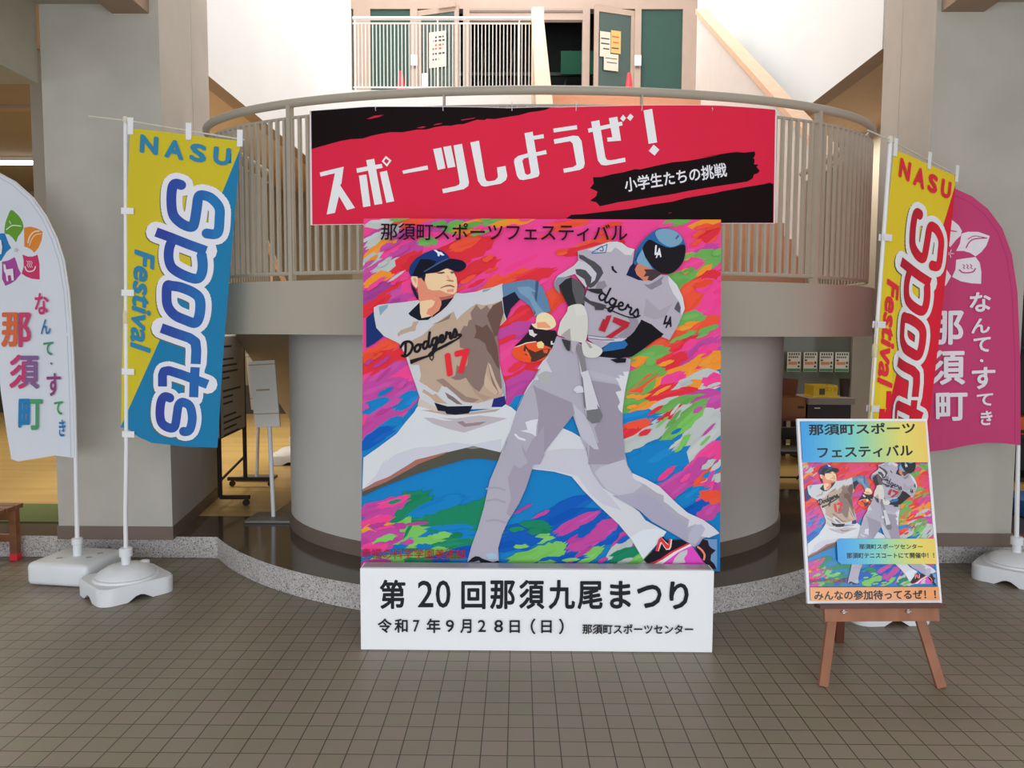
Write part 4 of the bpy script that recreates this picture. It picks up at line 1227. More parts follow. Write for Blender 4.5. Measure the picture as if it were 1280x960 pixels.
P(J(732, 195, 755, 260, 808, 342, 760, 326, 700, 302, 680, 270, 700, 250), (112, 148, 172)); P(J(690, 240, 720, 185, 700, 240, 690, 280, 672, 290), (20, 60, 110))
ar.text('L', J(828, 166)[0], J(862, 160)[0], J(822, 240)[0], (226, 224, 228), off=0.045); ar.text('A', J(838, 190)[0], J(880, 182)[0], J(832, 262)[0], (226, 224, 228), off=0.04)
P(J(500, 322, 515, 320, 522, 345, 548, 372, 530, 372, 505, 350), (26, 24, 30))
ar.stroke(J(355, 222, 400, 190, 470, 160, 458, 220, 358, 226), 0.9, (40, 90, 150)); ar.stroke(J(395, 200, 430, 175, 440, 205, 415, 205), 1.2, (40, 90, 150), smooth=True)
P(J(970, 640, 985, 605, 1000, 584, 1018, 630, 1010, 672), (80, 78, 86))
ar.text('L', J(905, 690)[0], J(944, 680)[0], J(885, 760)[0], INK, off=0.05); ar.text('A', J(918, 700)[0], J(965, 690)[0], J(902, 785)[0], INK, off=0.05)
ar.script(J(236, 484)[0], (58 / 6.0, 28.6 / 6.0), (10 / 6.0, -56 / 6.0), 2.4, INK, start=3)
P(J(310, 495, 350, 490, 430, 492, 440, 520, 400, 530, 350, 515), (44, 42, 46)); P(J(300, 545, 340, 580, 420, 600, 465, 615, 440, 650, 380, 650, 375, 625, 300, 580), (64, 61, 66))
ar.stroke(J(455, 632, 540, 670, 620, 700, 680, 706, 714, 690), 1.5, INK, smooth=True)
P(J(405, 800, 430, 735, 440, 715, 455, 720, 465, 692, 502, 688, 490, 725, 452, 815), (166, 36, 48)); P(J(520, 700, 638, 742, 625, 775, 500, 862, 455, 850, 575, 772, 508, 738), (166, 36, 48))
P(D(545, 265, 590, 258, 650, 256, 645, 285, 585, 288), (25, 20, 28))
# bat, hands
P(D(318, 165, 358, 170, 380, 330, 398, 340, 475, 590, 492, 640, 472, 680, 425, 688, 390, 655, 372, 570, 352, 390, 335, 260), (202, 200, 208))
P(D(316, 165, 360, 170, 388, 340, 356, 348, 336, 260), (122, 117, 121)); P(D(350, 360, 362, 390, 386, 600, 372, 575), (104, 100, 104)); P(D(455, 560, 475, 590, 478, 600, 462, 592), (104, 100, 104))
P(D(384, 602, 475, 590, 492, 640, 472, 680, 425, 688, 390, 655), (104, 104, 106))
P(D(298, 465, 315, 445, 340, 436, 362, 446, 368, 482, 322, 488), (204, 204, 212))
P(HH(400, 232, 410, 180, 425, 130, 470, 62, 480, 25, 540, 5, 590, 15, 620, 80, 625, 180, 612, 272, 580, 292, 500, 275, 430, 245), (206, 204, 194), smooth=True)
P(HH(520, 10, 590, 15, 615, 80, 540, 95), (212, 210, 202)); P(HH(425, 238, 450, 215, 492, 185, 500, 270, 470, 272), (168, 158, 158))
P(HH(428, 262, 495, 282, 490, 356, 470, 350, 450, 315), (54, 52, 56))
P(HH(585, 282, 640, 290, 720, 330, 732, 365, 690, 402, 610, 398, 585, 350), (208, 206, 198), smooth=True); P(HH(600, 275, 640, 300, 660, 330, 640, 335), (160, 154, 156))
P(HH(500, 275, 560, 285, 540, 310, 530, 380, 500, 350), (176, 168, 176))
# caption and signature
ar.text('那須町スポーツフェスティバル', (477.5, 279.8), (783.5, 281.5), (477.0, 301.5), (34, 14, 30), off=0.012)
ar.text('幸福の科学学園美術部', (453.0, 684.2), (582.5, 685.0), (453.0, 697.0), (152, 34, 44), off=0.006)

# the painted whites and greys are a little chalky
def chalk(c):
    return tuple(round(v * 0.93) for v in c) if min(c) > 118 and max(c) - min(c) < 40 else c


ar.items = [(l, p, chalk(c)) for l, p, c in ar.items]
MUR = ar.mapped(mural_xy)
M_BOARD = mat('board_edge', (150, 150, 152), rough=0.7)
M_TIMBER = mat('raw_timber', (180, 150, 112), rough=0.7, stretch=(1, 1, 6))
mural = empty('mural_board', (BO.x + BW / 2, BO.y, 0), 'large painted board of a pitcher and a batter on bright brush marks', 'board')


def mural_place(x, y, off):
    return BO + BR * x + BU * y + BN * (off + 0.001)


mb = MB()
print_art(mb, MUR, mural_place, rect=(0, 0, BW, BH), g=1.33, rough=0.6, spec=0.08, tagname='mural', eps=0.00002)
q = [BO, BO + BR * BW, BO + BR * BW + BU * BH, BO + BU * BH]
mb.prism(q, -BN * 0.012, M_BOARD)
mb.build('painted_panel', mural, smooth=False)
for k in (0.18, 0.82):
    mb = MB()
    p0 = BO + BR * (BW * k) + BU * 0.02 - BN * 0.03
    p1 = BO + BR * (BW * k) + BU * (BH - 0.1) - BN * 0.03
    mb.beam((p0.x, p0.y, 0.001), p1, 0.04, 0.03, M_TIMBER)
    mb.build('back_post', mural, smooth=False)

# white title box standing in front of the board
mb = MB()
f0, f1 = onz(450.5, 813.5, 0), onz(890, 815.5, 0)
yf = (f0.y + f1.y) / 2
zt = at(670, 712, yf).z
M_BOX = mat('white_card', (244, 246, 250), g=1.05, rough=0.55, var=0.015)
tb = Art()
K = (30, 30, 38)
bo_ = Vector((f0.x, yf, 0))
bfn = lambda p: (lambda q: (q.x - f0.x, q.z))(at(p[0], p[1], yf))
T = cr(430, 690, 2.6667)
for ch, x0, y0, x1, y1 in (('第', 119, 92, 205, 190), ('2', 246, 95, 298, 184), ('0', 306, 94, 355, 186), ('回', 391, 97, 472, 190), ('那', 487, 94, 570, 190), ('須', 584, 92, 668, 190),
                           ('九', 682, 92, 770, 190), ('尾', 778, 96, 862, 190), ('ま', 886, 95, 956, 188), ('つ', 976, 108, 1058, 186), ('り', 1084, 97, 1148, 190)):
    tb.text(ch, T(x0, y0)[0], T(x1, y0)[0], T(x0, y1)[0], K, off=0.010 if ch in '20' else 0.026)
for ch, x0, y0, x1, y1 in (('令', 113, 220, 160, 268), ('和', 169, 221, 213, 267), ('7', 231, 225, 252, 264), ('年', 276, 220, 322, 268), ('9', 340, 224, 367, 265), ('月', 388, 222, 425, 268),
                           ('2', 447, 224, 473, 264), ('8', 501, 224, 530, 265), ('日', 552, 225, 586, 267), ('（', 622, 219, 638, 271), ('日', 657, 225, 692, 267), ('）', 716, 219, 732, 271)):
    tb.text(ch, T(x0, y0)[0], T(x1, y0)[0], T(x0, y1)[0], K, off=0.008 if ch in '7928' else 0.020)
tb.text('那須町スポーツセンター', T(794, 237)[0], T(1162, 238)[0], T(794, 270)[0], K, off=0.022)
depth = 0.098
bx = empty('title_box', ((f0.x + f1.x) / 2, yf + depth / 2, 0), 'long low white box with black festival date lettering, in front of the painted board', 'box')
mb.box((f0.x, yf, 0.0015), (f1.x, yf + depth, zt), M_BOX, bev=0.004)
print_art(mb, tb.mapped(bfn), lambda x, y, o: Vector((f0.x + x, yf - 0.0006 - o, y)), g=1.1, tagname='boxink')
mb.build('lettered_card', bx, smooth=False)
mb = MB()
mb.box((f0.x + 0.01, yf + 0.012, zt - 0.002), (f1.x - 0.01, yf + depth - 0.004, zt + 0.003), mat('clear_tape_grey', (176, 172, 176), rough=0.25, spec=0.5), bev=0.001)
mb.build('taped_lid', bx, smooth=False)
# ------------------------------------------------------------------ flags
M_PLAST = mat('white_plastic', (232, 234, 236), g=1.0, rough=0.4, var=0.03)
M_POLE = mat('white_pole', (238, 238, 238), g=1.0, rough=0.35, var=0.02)
M_TIE = mat('white_tape', (240, 240, 240), g=1.0, rough=0.7, var=0.02)


def rot_z(c, a):
    return Matrix.Translation(c) @ Matrix.Rotation(a, 4, 'Z') @ Matrix.Translation(-Vector(c))


def tank_base(root, c, ang, w_=0.43, d_=0.40, h=0.10):
    """low square water tank with cut-outs under each side, a domed top and a collar"""
    c = Vector((c[0], c[1], c[2]))
    R = rot_z(c, ang)
    mb = MB()
    # plan with clipped corners; the underside lifts in an arch at the middle of every side
    hw, hd, k = w_ / 2, d_ / 2, 0.075
    plan = []
    N = 12
    cor = [(-hw + k, -hd), (hw - k, -hd), (hw, -hd + k), (hw, hd - k), (hw - k, hd), (-hw + k, hd), (-hw, hd - k), (-hw, -hd + k)]
    cen_ = {1: (hw - k, -hd + k), 3: (hw - k, hd - k), 5: (-hw + k, hd - k), 7: (-hw + k, -hd + k)}
    for i in range(8):
        a, b = cor[i], cor[(i + 1) % 8]
        if i % 2 == 0:
            for j in range(N):
                t = j / N
                plan.append((a[0] + (b[0] - a[0]) * t, a[1] + (b[1] - a[1]) * t, 0.034 * max(0.0, 1 - ((t - 0.5) / 0.22) ** 2)))
        else:
            q = cen_[i]; t0_ = math.atan2(a[1] - q[1], a[0] - q[0])
            for j in range(6):
                plan.append((q[0] + k * math.cos(t0_ + j / 6 * PI / 2), q[1] + k * math.sin(t0_ + j / 6 * PI / 2), 0.0))
    b2 = bmesh.new()
    lo = [b2.verts.new(c + Vector((x, y, z + 0.0015))) for x, y, z in plan]
    up = [b2.verts.new(c + Vector((x, y, h - 0.012))) for x, y, z in plan]
    up2 = [b2.verts.new(c + Vector((x * 0.96, y * 0.96, h))) for x, y, z in plan]
    n = len(plan)
    for A_, B_ in ((lo, up), (up, up2)):
        for i in range(n):
            b2.faces.new((A_[i], A_[(i + 1) % n], B_[(i + 1) % n], B_[i]))
    b2.faces.new(up2); 
    cen = b2.verts.new(c + Vector((0, 0, 0.03)))
    for i in range(n): b2.faces.new((lo[(i + 1) % n], lo[i], cen))
    bmesh.ops.transform(b2, matrix=R, verts=b2.verts)
    mb.add(b2, M_PLAST)
    mb.lathe(c, [(0.185, h - 0.002), (0.18, h + 0.012), (0.165, h + 0.014), (0.15, h + 0.035), (0.11, h + 0.06), (0.05, h + 0.072), (0.0, h + 0.073)], M_PLAST)
    mb.build('water_tank', root)
    mb = MB()
    mb.lathe(c + Vector((0, 0, h + 0.06)), [(0.026, 0), (0.026, 0.06), (0.037, 0.062), (0.037, 0.105), (0.03, 0.112), (0.0, 0.112)], M_PLAST, n=16)
    mb.build('collar', root)
    mb = MB()
    mb.lathe(R @ (c + Vector((0.115, 0.02, h + 0.035))), [(0.028, 0), (0.028, 0.028), (0.02, 0.032), (0, 0.032)], M_PLAST, n=14)
    mb.build('filler_cap', root)
    return c.z + h + 0.14


def nobori_art(cb, cl, cg0, cg1, ctext, coutsh):
    """upright sports flag, drawn in the picture frame of the blue one"""
    n = Art()
    out = [(163.5, 160.5), (200, 163), (233, 166.5), (268, 169.5), (301, 172), (299, 220), (295, 280), (291.5, 340), (288.5, 400), (286, 460), (285, 520), (284, 556), (240, 556), (200, 553), (184, 546), (172, 537), (161.5, 534), (161, 480), (160.5, 400), (161, 300), (162, 220)]
    n.poly(out, cb)
    n.poly([(163.5, 160.5), (200, 163), (233, 166.5), (268, 169.5), (300.8, 172), (300.4, 183), (282, 231), (207, 424), (188, 469), (161.8, 533), (161, 480), (160.5, 400), (161, 300), (162, 220)], cl)
    S1, S2, S3, S4 = cr(180, 210, 10.667), cr(180, 290, 10.667), cr(180, 370, 10.667), cr(150, 450, 8.533)
    let = [(S1(540, 215, 450, 195, 410, 260, 405, 450, 440, 620, 560, 730, 680, 765, 715, 700, 740, 500, 755, 370, 800, 335, 920, 370, 1030, 490, 1040, 640, 1030, 800, 985, 850, 860, 842), 12.3, 27.5, True, False),
           (S2(210, -8, 420, 62, 660, 150, 880, 222), 11.8, 26.5, False, False),
           (S2(430, 100, 395, 200, 390, 330, 430, 450, 540, 530, 700, 592, 790, 592, 832, 520, 840, 400, 820, 270), 12.3, 26.5, True, False),
           (S3(375, -40, 385, -150, 440, -150, 560, -135, 720, -75, 810, 0, 830, 120, 815, 260, 765, 335, 640, 300, 490, 235, 395, 120), 12.5, 27, True, True),
           (S3(312, 415, 500, 475, 700, 535, 780, 590, 795, 700, 792, 880), 12.3, 26.5, False, False),
           (S4(533, 272, 530, 150, 545, 112, 600, 100, 750, 140, 900, 190, 1022, 235), 11.5, 23.5, False, False), (S4(885, 55, 880, 230, 878, 375), 11.5, 23.5, False, False),
           (S4(628, 395, 560, 380, 520, 440, 512, 580, 540, 670, 620, 712, 678, 690, 700, 560, 715, 470, 760, 432, 840, 470, 870, 590, 855, 700, 820, 740, 768, 742), 11.3, 23.5, True, False)]
    def group(draw):
        base = n.L
        for i, q in enumerate(let):
            n.L = base + (i % 2) * 22
            draw(*q)
        n.L = base + 45
    group(lambda p, wi, wo, sm, cl_: n.stroke([(x - 1.5, y + 1.2) for x, y in p], wo - 0.6, coutsh, smooth=sm, closed=cl_))
    group(lambda p, wi, wo, sm, cl_: n.stroke(p, wo, (218, 216, 222), smooth=sm, closed=cl_))
    def grad(p):
        t = max(0.0, min(1.0, (p[0] - 206) / 66.0)); t = round(t * 6) / 6
        return tuple(cg0[i] + (cg1[i] - cg0[i]) * t for i in range(3))
    group(lambda p, wi, wo, sm, cl_: n.stroke(p, wi, grad, smooth=sm, closed=cl_, cap='butt'))
    H = cr(160, 150, 4.8)
    base = n.L
    n.L = base; n.text('N', H(80, 84)[0], H(190, 100)[0], H(78, 194)[0], ctext, off=0.045)
    n.L = base; n.text('A', H(232, 106)[0], H(346, 124)[0], H(228, 218)[0], ctext, off=0.045)
    n.L = base; n.text('S', H(380, 124)[0], H(478, 140)[0], H(376, 234)[0], ctext, off=0.045)
    n.L = base; n.text('U', H(520, 142)[0], H(624, 154)[0], H(514, 250)[0], ctext, off=0.045)
    n.L = base; n.text('Festival', (198.5, 319), (196.0, 441), (173.0, 311), ctext, off=0.028)
    return n


FY = 4.42
NB_ORG = Vector((156.5, 160.5))
N_O = at(156.5, 160.5, FY)


def nb_local(p):
    q = at(p[0], p[1], FY)
    return (q.x - N_O.x, q.z - N_O.z)


def nobori(name, label, art, top, foot, dirx, base, g, tagname, ang, wave):
    """top: pole point at the cloth's upper corner, foot: point on the ground, dirx: where the cross bar points"""
    base = Vector(base) if base is not None else Vector(foot)
    root = empty(name, base, label, 'flag', None)
    up = (Vector(top) - Vector(foot)).normalized()
    dx = (Vector(dirx) - up * Vector(dirx).dot(up)).normalized()
    nn = up.cross(dx).normalized()
    if nn.y > 0: nn = -nn
    zc = tank_base(root, base, ang)
    M = lambda x, z: Vector(top) + dx * x + up * z
    mb = MB()
    mb.tube([base + Vector((0, 0, 0.16)), (base + Vector((0, 0, 0.45))).lerp(M(0, -2.2), 0.35), M(0, -1.85), M(0, -1.5), M(0, -1.05)], 0.0125, M_POLE, n=10)
    mb.tube([M(0, -1.05), M(0, 0.05)], 0.0105, M_POLE, n=10)
    mb.lathe(M(0, -1.12), [(0.0135, 0), (0.016, 0.01), (0.016, 0.06), (0.0115, 0.075)], mat('yellowed_joint', (220, 210, 170), rough=0.5), n=10)
    mb.build('pole', root)
    mb = MB()
    mb.tube([M(-0.21, 0.062), M(0, 0.045), M(0.69, -0.045)], 0.0045, mat('ivory_rod', (214, 208, 190), rough=0.5), n=8)
    mb.lathe(M(0, 0.03), [(0.015, 0), (0.017, 0.012), (0.012, 0.035), (0, 0.04)], mat('ivory_rod', (214, 208, 190)), n=10)
    mb.build('cross_bar', root)

    cx_, cz_ = [0.02 + i * 0.043 for i in range(15)], [-i * 0.1 for i in range(1, 19)]
    wv = grid_wave([-0.05] + cx_ + [0.75], cz_ + [0.05, -1.95], wave)

    def place(x, z, off):
        return M(x, z) + nn * (off + 0.004 + wv(x, z))
    mb = MB()
    print_art(mb, art, place, cutx=cx_, cuty=cz_, g=g, rough=0.75, tagname=tagname, eps=0.00004)
    mb.build('printed_cloth', root, smooth=False)
    for z in (-0.47, -0.94, -1.40, -1.77):
        mb = MB()
        p = M(0, z)
        q = [p - dx * 0.018 - up * 0.018, p + dx * 0.055 - up * 0.018, p + dx * 0.055 + up * 0.018, p - dx * 0.018 + up * 0.018]
        mb.prism([v + nn * 0.014 for v in q], nn * 0.0015, M_TIE)
        mb.prism([v - nn * 0.014 for v in q], -nn * 0.0015, M_TIE)
        mb.build('pole_loop', root, smooth=False)
    for x, zz in ((0.035, 0.0), (0.37, -0.02), (0.665, -0.05)):
        mb = MB()
        p = M(x, zz)
        q = [p - dx * 0.016 - up * 0.035, p + dx * 0.016 - up * 0.035, p + dx * 0.016 + up * 0.06, p - dx * 0.016 + up * 0.06]
        mb.prism([v + nn * 0.009 for v in q], nn * 0.0015, M_TIE)
        mb.build('bar_loop', root, smooth=False)
    return root


blue = nobori_art((26, 116, 160), (196, 178, 40), (48, 62, 146), (34, 112, 170), (48, 124, 158), (100, 96, 50))
foot = onz(158, 742, 0)
foot.y = FY
foot = Vector((at(157.5, 700, FY).x, FY, 0))
nobori('sports_flag', 'yellow and blue upright sports flag on a white pole and water tank base', blue.mapped(nb_local), N_O, foot, (1, 0, 0), None, 1.25, 'flagblue', math.radians(48),
       lambda x, z: 0.012 * math.sin(x * 9 + z * 1.5) * min(1, x * 3) * (0.4 - z * 0.5))
red = nobori_art((206, 30, 50), (212, 184, 40), (168, 28, 44), (204, 30, 48), (206, 44, 58), (90, 70, 40))
t0 = at(1112.5, 186, 4.15)
f0_ = at(1085, 560, 4.15)
k_ = (t0.z - 0.0) / (t0.z - f0_.z)
foot2 = t0 + (f0_ - t0) * k_
d2 = at(1193, 212, 4.50) - t0
foot2.z = 0.0
nobori('sports_flag', 'yellow and red upright sports flag turned edgewise behind the easel', red.mapped(nb_local), t0, foot2, (d2.x, d2.y, 0), onz(1096, 766, 0), 1.4, 'flagred', math.radians(4),
       lambda x, z: 0.045 * math.exp(-((x - 0.16) / 0.09) ** 2) * min(1, max(0, -z - 0.5)) - 0.02 * math.sin(x * 7) * min(1, -z))

# ---- sail-shaped town flags
def sail(name, label, y, outline, hem, polepx, art, cloth, g, tagname, wave, basefn):
    o = at(polepx[0][0], polepx[0][1], y); o.z = 0
    root = empty(name, o, label, 'flag')
    basefn(root, o)
    mb = MB()
    pts = [at(a, b, y) for a, b in polepx]
    mb.tube(pts, 0.011, M_POLE, n=8, radii=[0.0135 if i < 2 else 0.0125 - 0.0006 * i for i in range(len(pts))])
    mb.build('pole', root)
    full = Art()
    full.poly(outline, cloth)
    if hem: full.stroke(hem[0], hem[1], hem[2], cap='miter')
    L0 = full.L
    for l, p, c in art.items: full.items.append((l + L0, p, c))
    loc = lambda p: (lambda q: (q.x, q.z))(at(p[0], p[1], y))
    xs = [loc(p)[0] for p in outline]; zs = [loc(p)[1] for p in outline]
    x0, x1, z0, z1 = min(xs), max(xs), min(zs), max(zs)
    cx_, cz_ = [x0 + (x1 - x0) * i / 14 for i in range(15)], [z0 + (z1 - z0) * i / 22 for i in range(23)]
    wv = grid_wave(cx_, cz_, lambda x, z: wave((x - x0) / (x1 - x0), (z - z0) / (z1 - z0)))
    mb = MB()
    print_art(mb, full.mapped(loc), lambda x, z, off: Vector((x, y - 0.016 - off - wv(x, z), z)),
              cutx=cx_[1:-1], cuty=cz_[1:-1], g=g, rough=0.75, tagname=tagname, eps=0.00004)
    mb.build('printed_cloth', root, smooth=False)
    return root


def block_base(root, o):
    c = Vector((o.x, o.y, 0)); R = rot_z(c, math.radians(-8))
    mb = MB()
    mb.box((c.x - .205, c.y - .19, 0.002), (c.x + .205, c.y + .19, 0.142), M_PLAST, bev=0.03, M=R, seg=4)
    mb.build('water_tank', root)
    mb = MB(); mb.lathe(c + Vector((0, 0, 0.138)), [(0.034, 0), (0.034, 0.004), (0.026, 0.006), (0.026, 0.075), (0.032, 0.08), (0.032, 0.115), (0.02, 0.12), (0, 0.12)], M_PLAST, n=16)
    mb.build('collar', root)
    for dx_, dy_ in ((-0.07, -0.07), (0.11, 0.06), (0.1, -0.03)):
        mb = MB(); mb.lathe(R @ (c + Vector((dx_, dy_, 0.1405))), [(0.018, 0), (0.018, 0.004), (0.012, 0.005), (0, 0.003)], mat('plug_grey', (170, 172, 172), rough=0.5), n=14)
        mb.build('filler_plug', root)


W8 = cr(0, 240, 5.336); W4 = cr(0, 420, 4.0); W2 = cr(0, 200, 4.0)
wa = Art()
wa.poly(W8(85, 122, 130, 155, 158, 195, 168, 240, 150, 275, 130, 300, 115, 335, 95, 310, 65, 285, 38, 275, 42, 215, 60, 165), (104, 160, 48), smooth=True)
wa.poly(W8(172, 240, 215, 233, 262, 246, 298, 268, 290, 325, 268, 375, 240, 408, 225, 390, 200, 375, 172, 365), (224, 138, 52))
wa.poly(W8(158, 418, 195, 432, 230, 432, 262, 420, 275, 480, 276, 585, 222, 580, 180, 564, 152, 545, 166, 500, 166, 455), (206, 58, 106))
wa.poly(W8(105, 435, 118, 470, 130, 510, 148, 545, 110, 590, 75, 612, 40, 627, 18, 580, 18, 465, 60, 458), (172, 76, 156))
wa.poly(W8(38, 276, 52, 310, 65, 345, 82, 375, 50, 400, 30, 430, 12, 460, -40, 450, -80, 420, -40, 280), (44, 128, 186))
wa.stroke(W8(50, 252, 85, 228, 110, 225, 150, 230), 1.2, (232, 236, 232), smooth=True); wa.stroke(W8(72, 195, 82, 215), 0.8, (232, 236, 232))
wa.stroke(W8(200, 340, 212, 300, 240, 270, 275, 262), 1.6, (246, 226, 200), smooth=True); wa.stroke(W8(210, 360, 225, 320, 250, 290, 292, 280), 1.0, (246, 226, 200), smooth=True)
wa.stroke(W8(178, 500, 190, 525, 215, 532, 240, 522, 250, 500), 1.5, (240, 226, 232), smooth=True)
for k in (0, 14, 28): wa.stroke(W8(192 + k, 462, 202 + k, 475, 195 + k, 490, 204 + k, 505), 0.7, (240, 226, 232), smooth=True)
wa.poly(W8(32, 482, 46, 486, 52, 518, 98, 512, 104, 590, 88, 592, 82, 556, 62, 558, 66, 596, 54, 596, 46, 545, 36, 530), (234, 224, 234))
wa.poly(W8(-8, 330, 18, 320, 26, 370, 20, 415, -8, 420), (232, 232, 236)); 
for a in range(5):
    c_ = W8(124, 388)[0]; wa.stroke([(c_[0] + 0.7 * math.cos(a * 1.2566), c_[1] + 0.7 * math.sin(a * 1.2566)), (c_[0] + 2.6 * math.cos(a * 1.2566), c_[1] + 2.6 * math.sin(a * 1.2566))], 0.5, (150, 130, 130))
WL0 = wa.L
two = lambda xm, c0, c1: (lambda p: c0 if p[0] < xm else c1)
for ch, x0, y0, x1, y1, col in (('な', 46.5, 366.5, 64, 393.5, (206, 62, 116)), ('ん', 54, 399, 66.5, 418, (44, 124, 180)), ('て', 57, 427, 69.5, 444, (70, 150, 110)), ('す', 61, 466, 79, 495, (150, 70, 130)),
                                ('て', 70.5, 501, 81.5, 518, (70, 156, 90)), ('き', 76.5, 524, 84.5, 545, (44, 124, 180)), ('那', 4.5, 390.5, 41.5, 434, two(24, (222, 110, 70), (206, 70, 110))),
                                ('須', 15, 443, 51.5, 486, two(34, (206, 66, 116), (140, 100, 150))), ('町', 26.5, 498, 55.5, 537, two(41, (44, 130, 186), (80, 160, 110)))):
    k = 0.0 if ch in 'なんてすき' else 0.035
    wa.L = WL0
    wa.text(ch, (x0, y0), (x1, y0), (x0, y1), col, off=0.03 if k else 0.022)
wa.stroke([(67, 454), (67.6, 454.6)], 2.4, (130, 110, 150))
wout = [(-62, 203), (-30, 206), (0, 217), (20, 228), (42, 248), (58, 271), (71, 298), (80, 326), (86, 365), (90, 420), (93.5, 500), (95, 572), (70, 569), (45, 573), (26, 576), (18, 573), (12, 540), (4, 490), (0, 455), (-20, 380), (-45, 290)]
sail('town_flag', 'white sail-shaped town flag with coloured petals and lettering', 4.68, wout, ([(-60, 206), (-30, 210), (-1, 221), (18, 232), (39, 251), (55, 274), (67, 300), (76, 328), (82, 366), (86, 420), (89, 500), (90.5, 570)], 1.0, (190, 196, 204)),
     [(97, 690), (96, 640), (94.5, 572), (93, 500), (89.5, 420), (85.5, 365), (79.5, 326), (70.5, 298), (57.5, 271), (41.5, 248), (19.5, 228), (-0.5, 217), (-30, 206), (-62, 203)], wa, (222, 226, 234), 1.0, 'sailwhite',
     lambda u, v: 0.03 * math.sin(u * 5 + v * 4) * (1 - u) * (1 - v * 0.6), block_base)

pa = Art()
R8 = cr(1120, 230, 8.0); R4 = cr(960, 380, 4.0); Q4 = cr(960, 160, 4.0)
PW = (222, 216, 222)
pa.poly(R8(440, 320, 500, 342, 560, 372, 610, 415, 642, 472, 632, 520, 585, 565, 535, 632, 500, 600, 450, 590, 400, 590, 390, 450), PW)
pa.poly(R8(640, 500, 700, 482, 800, 484, 913, 525, 880, 620, 830, 685, 775, 727, 720, 690, 660, 672, 590, 672, 625, 600), PW)
pa.poly(R8(775, 733, 815, 790, 832, 880, 830, 1000, 740, 995, 640, 975, 555, 930, 585, 860, 592, 760, 650, 750), PW)
pa.poly(R8(500, 780, 498, 850, 545, 922, 500, 1010, 440, 1060, 360, 1090, 330, 1000, 330, 830, 420, 800), PW)
pa.poly(R8(330, 520, 400, 590, 440, 660, 480, 700, 430, 750, 340, 800, 220, 760, 200, 600), PW)
PKC = (190, 64, 110)
pa.stroke(R8(470, 462, 540, 470, 590, 478), 1.4, PKC, smooth=True); pa.stroke(R8(685, 640, 710, 590, 760, 555, 880, 545), 1.5, PKC, smooth=True); pa.stroke(R8(700, 555, 760, 525, 860, 540), 1.0, PKC, smooth=True)
pa.stroke(R8(622, 860, 650, 885, 700, 890, 750, 880, 772, 850), 1.5, PKC, smooth=True)
for k in (0, 34, 68): pa.stroke(R8(652 + k, 808, 668 + k, 822, 658 + k, 838, 672 + k, 850), 0.8, PKC, smooth=True)
for a in range(5):
    pa.stroke([(1185.3 + 1.2 * math.cos(a * 1.2566), 317.3 + 1.2 * math.sin(a * 1.2566)), (1185.3 + 5 * math.cos(a * 1.2566), 317.3 + 5 * math.sin(a * 1.2566))], 0.8, PW)
PL0 = pa.L
for ch, x0, y0, x1, y1 in (('な', 1209, 366, 1234.5, 390.5), ('ん', 1211.5, 398.5, 1233.5, 417), ('て', 1214, 422, 1234.5, 440.5), ('す', 1212.5, 459, 1240.5, 486.5), ('て', 1218.5, 492, 1238, 507.5), ('き', 1223.5, 513.5, 1237.5, 531.5),
                           ('那', 1160, 389, 1202.5, 431.5), ('須', 1161, 438, 1205, 481.5), ('町', 1168, 491, 1208, 526.5)):
    pa.L = PL0
    pa.text(ch, (x0, y0), (x1, y0 - 1.0), (x0, y1), PW, off=0.026)
pa.stroke([(1223.6, 450.5), (1224.4, 450.9)], 3.4, PW)
pout = [(1118, 223), (1150, 226), (1172, 230), (1190, 235.5), (1212, 246), (1232, 262), (1250, 286), (1262, 318), (1269, 365), (1272.5, 450), (1273, 556), (1250, 553.5), (1230, 553.5), (1208, 557), (1185, 562), (1160, 564), (1148, 561), (1147, 500), (1142, 400), (1130, 300)]
sail('town_flag', 'pink sail-shaped town flag with white petals and lettering', 4.80, pout, ([(1122, 231), (1150, 233.5), (1187, 243), (1208, 253), (1227, 268), (1244, 291), (1255.5, 322), (1262, 367), (1265.5, 450), (1266, 553)], 1.2, (176, 50, 104)),
     [(1270.5, 690), (1271.5, 620), (1273, 556), (1272.5, 450), (1269, 365), (1262, 318), (1250, 286), (1232, 262), (1212, 246), (1190, 235.5), (1172, 230), (1150, 226), (1118, 223)], pa, (190, 64, 110), 1.2, 'sailpink',
     lambda u, v: 0.035 * math.sin(u * 6 + v * 3 + 1) * (1 - u * .8) * (1 - v * 0.5), lambda r, o: tank_base(r, (o.x, o.y, 0), math.radians(46), 0.46, 0.42))
# ------------------------------------------------------------------ easel with its poster panel
M_EASEL = mat('easel_wood', (158, 104, 74), rough=0.55, var=0.22, scale=5, stretch=(3, 3, 0.7))
M_EASELD = mat('easel_dark_wood', (98, 56, 44), rough=0.5, var=0.2, scale=5)
M_METAL = mat('screw_metal', (190, 186, 180), rough=0.35, metal=0.8)
EL = math.radians(12.5)
l0, l1 = onz(1028.5, 858, 0), onz(1176.5, 859.5, 0)
EP = at(1094, 753.5, 3.3)
for _ in range(6):
    EP = at(1094, 753.5, (l0.y + l1.y) / 2 - 0.04 + EP.z * math.tan(EL))
EY = math.radians(2.0)
ER = Vector((math.cos(EY), math.sin(EY), 0))
EU = Matrix.Rotation(EY, 3, 'Z') @ Vector((0, math.sin(EL), math.cos(EL)))
EN = Matrix.Rotation(EY, 3, 'Z') @ Vector((0, -math.cos(EL), math.sin(EL)))


def eloc(p):
    q = onplane(p[0], p[1], EP, EN) - EP
    return (q.dot(ER), q.dot(EU))


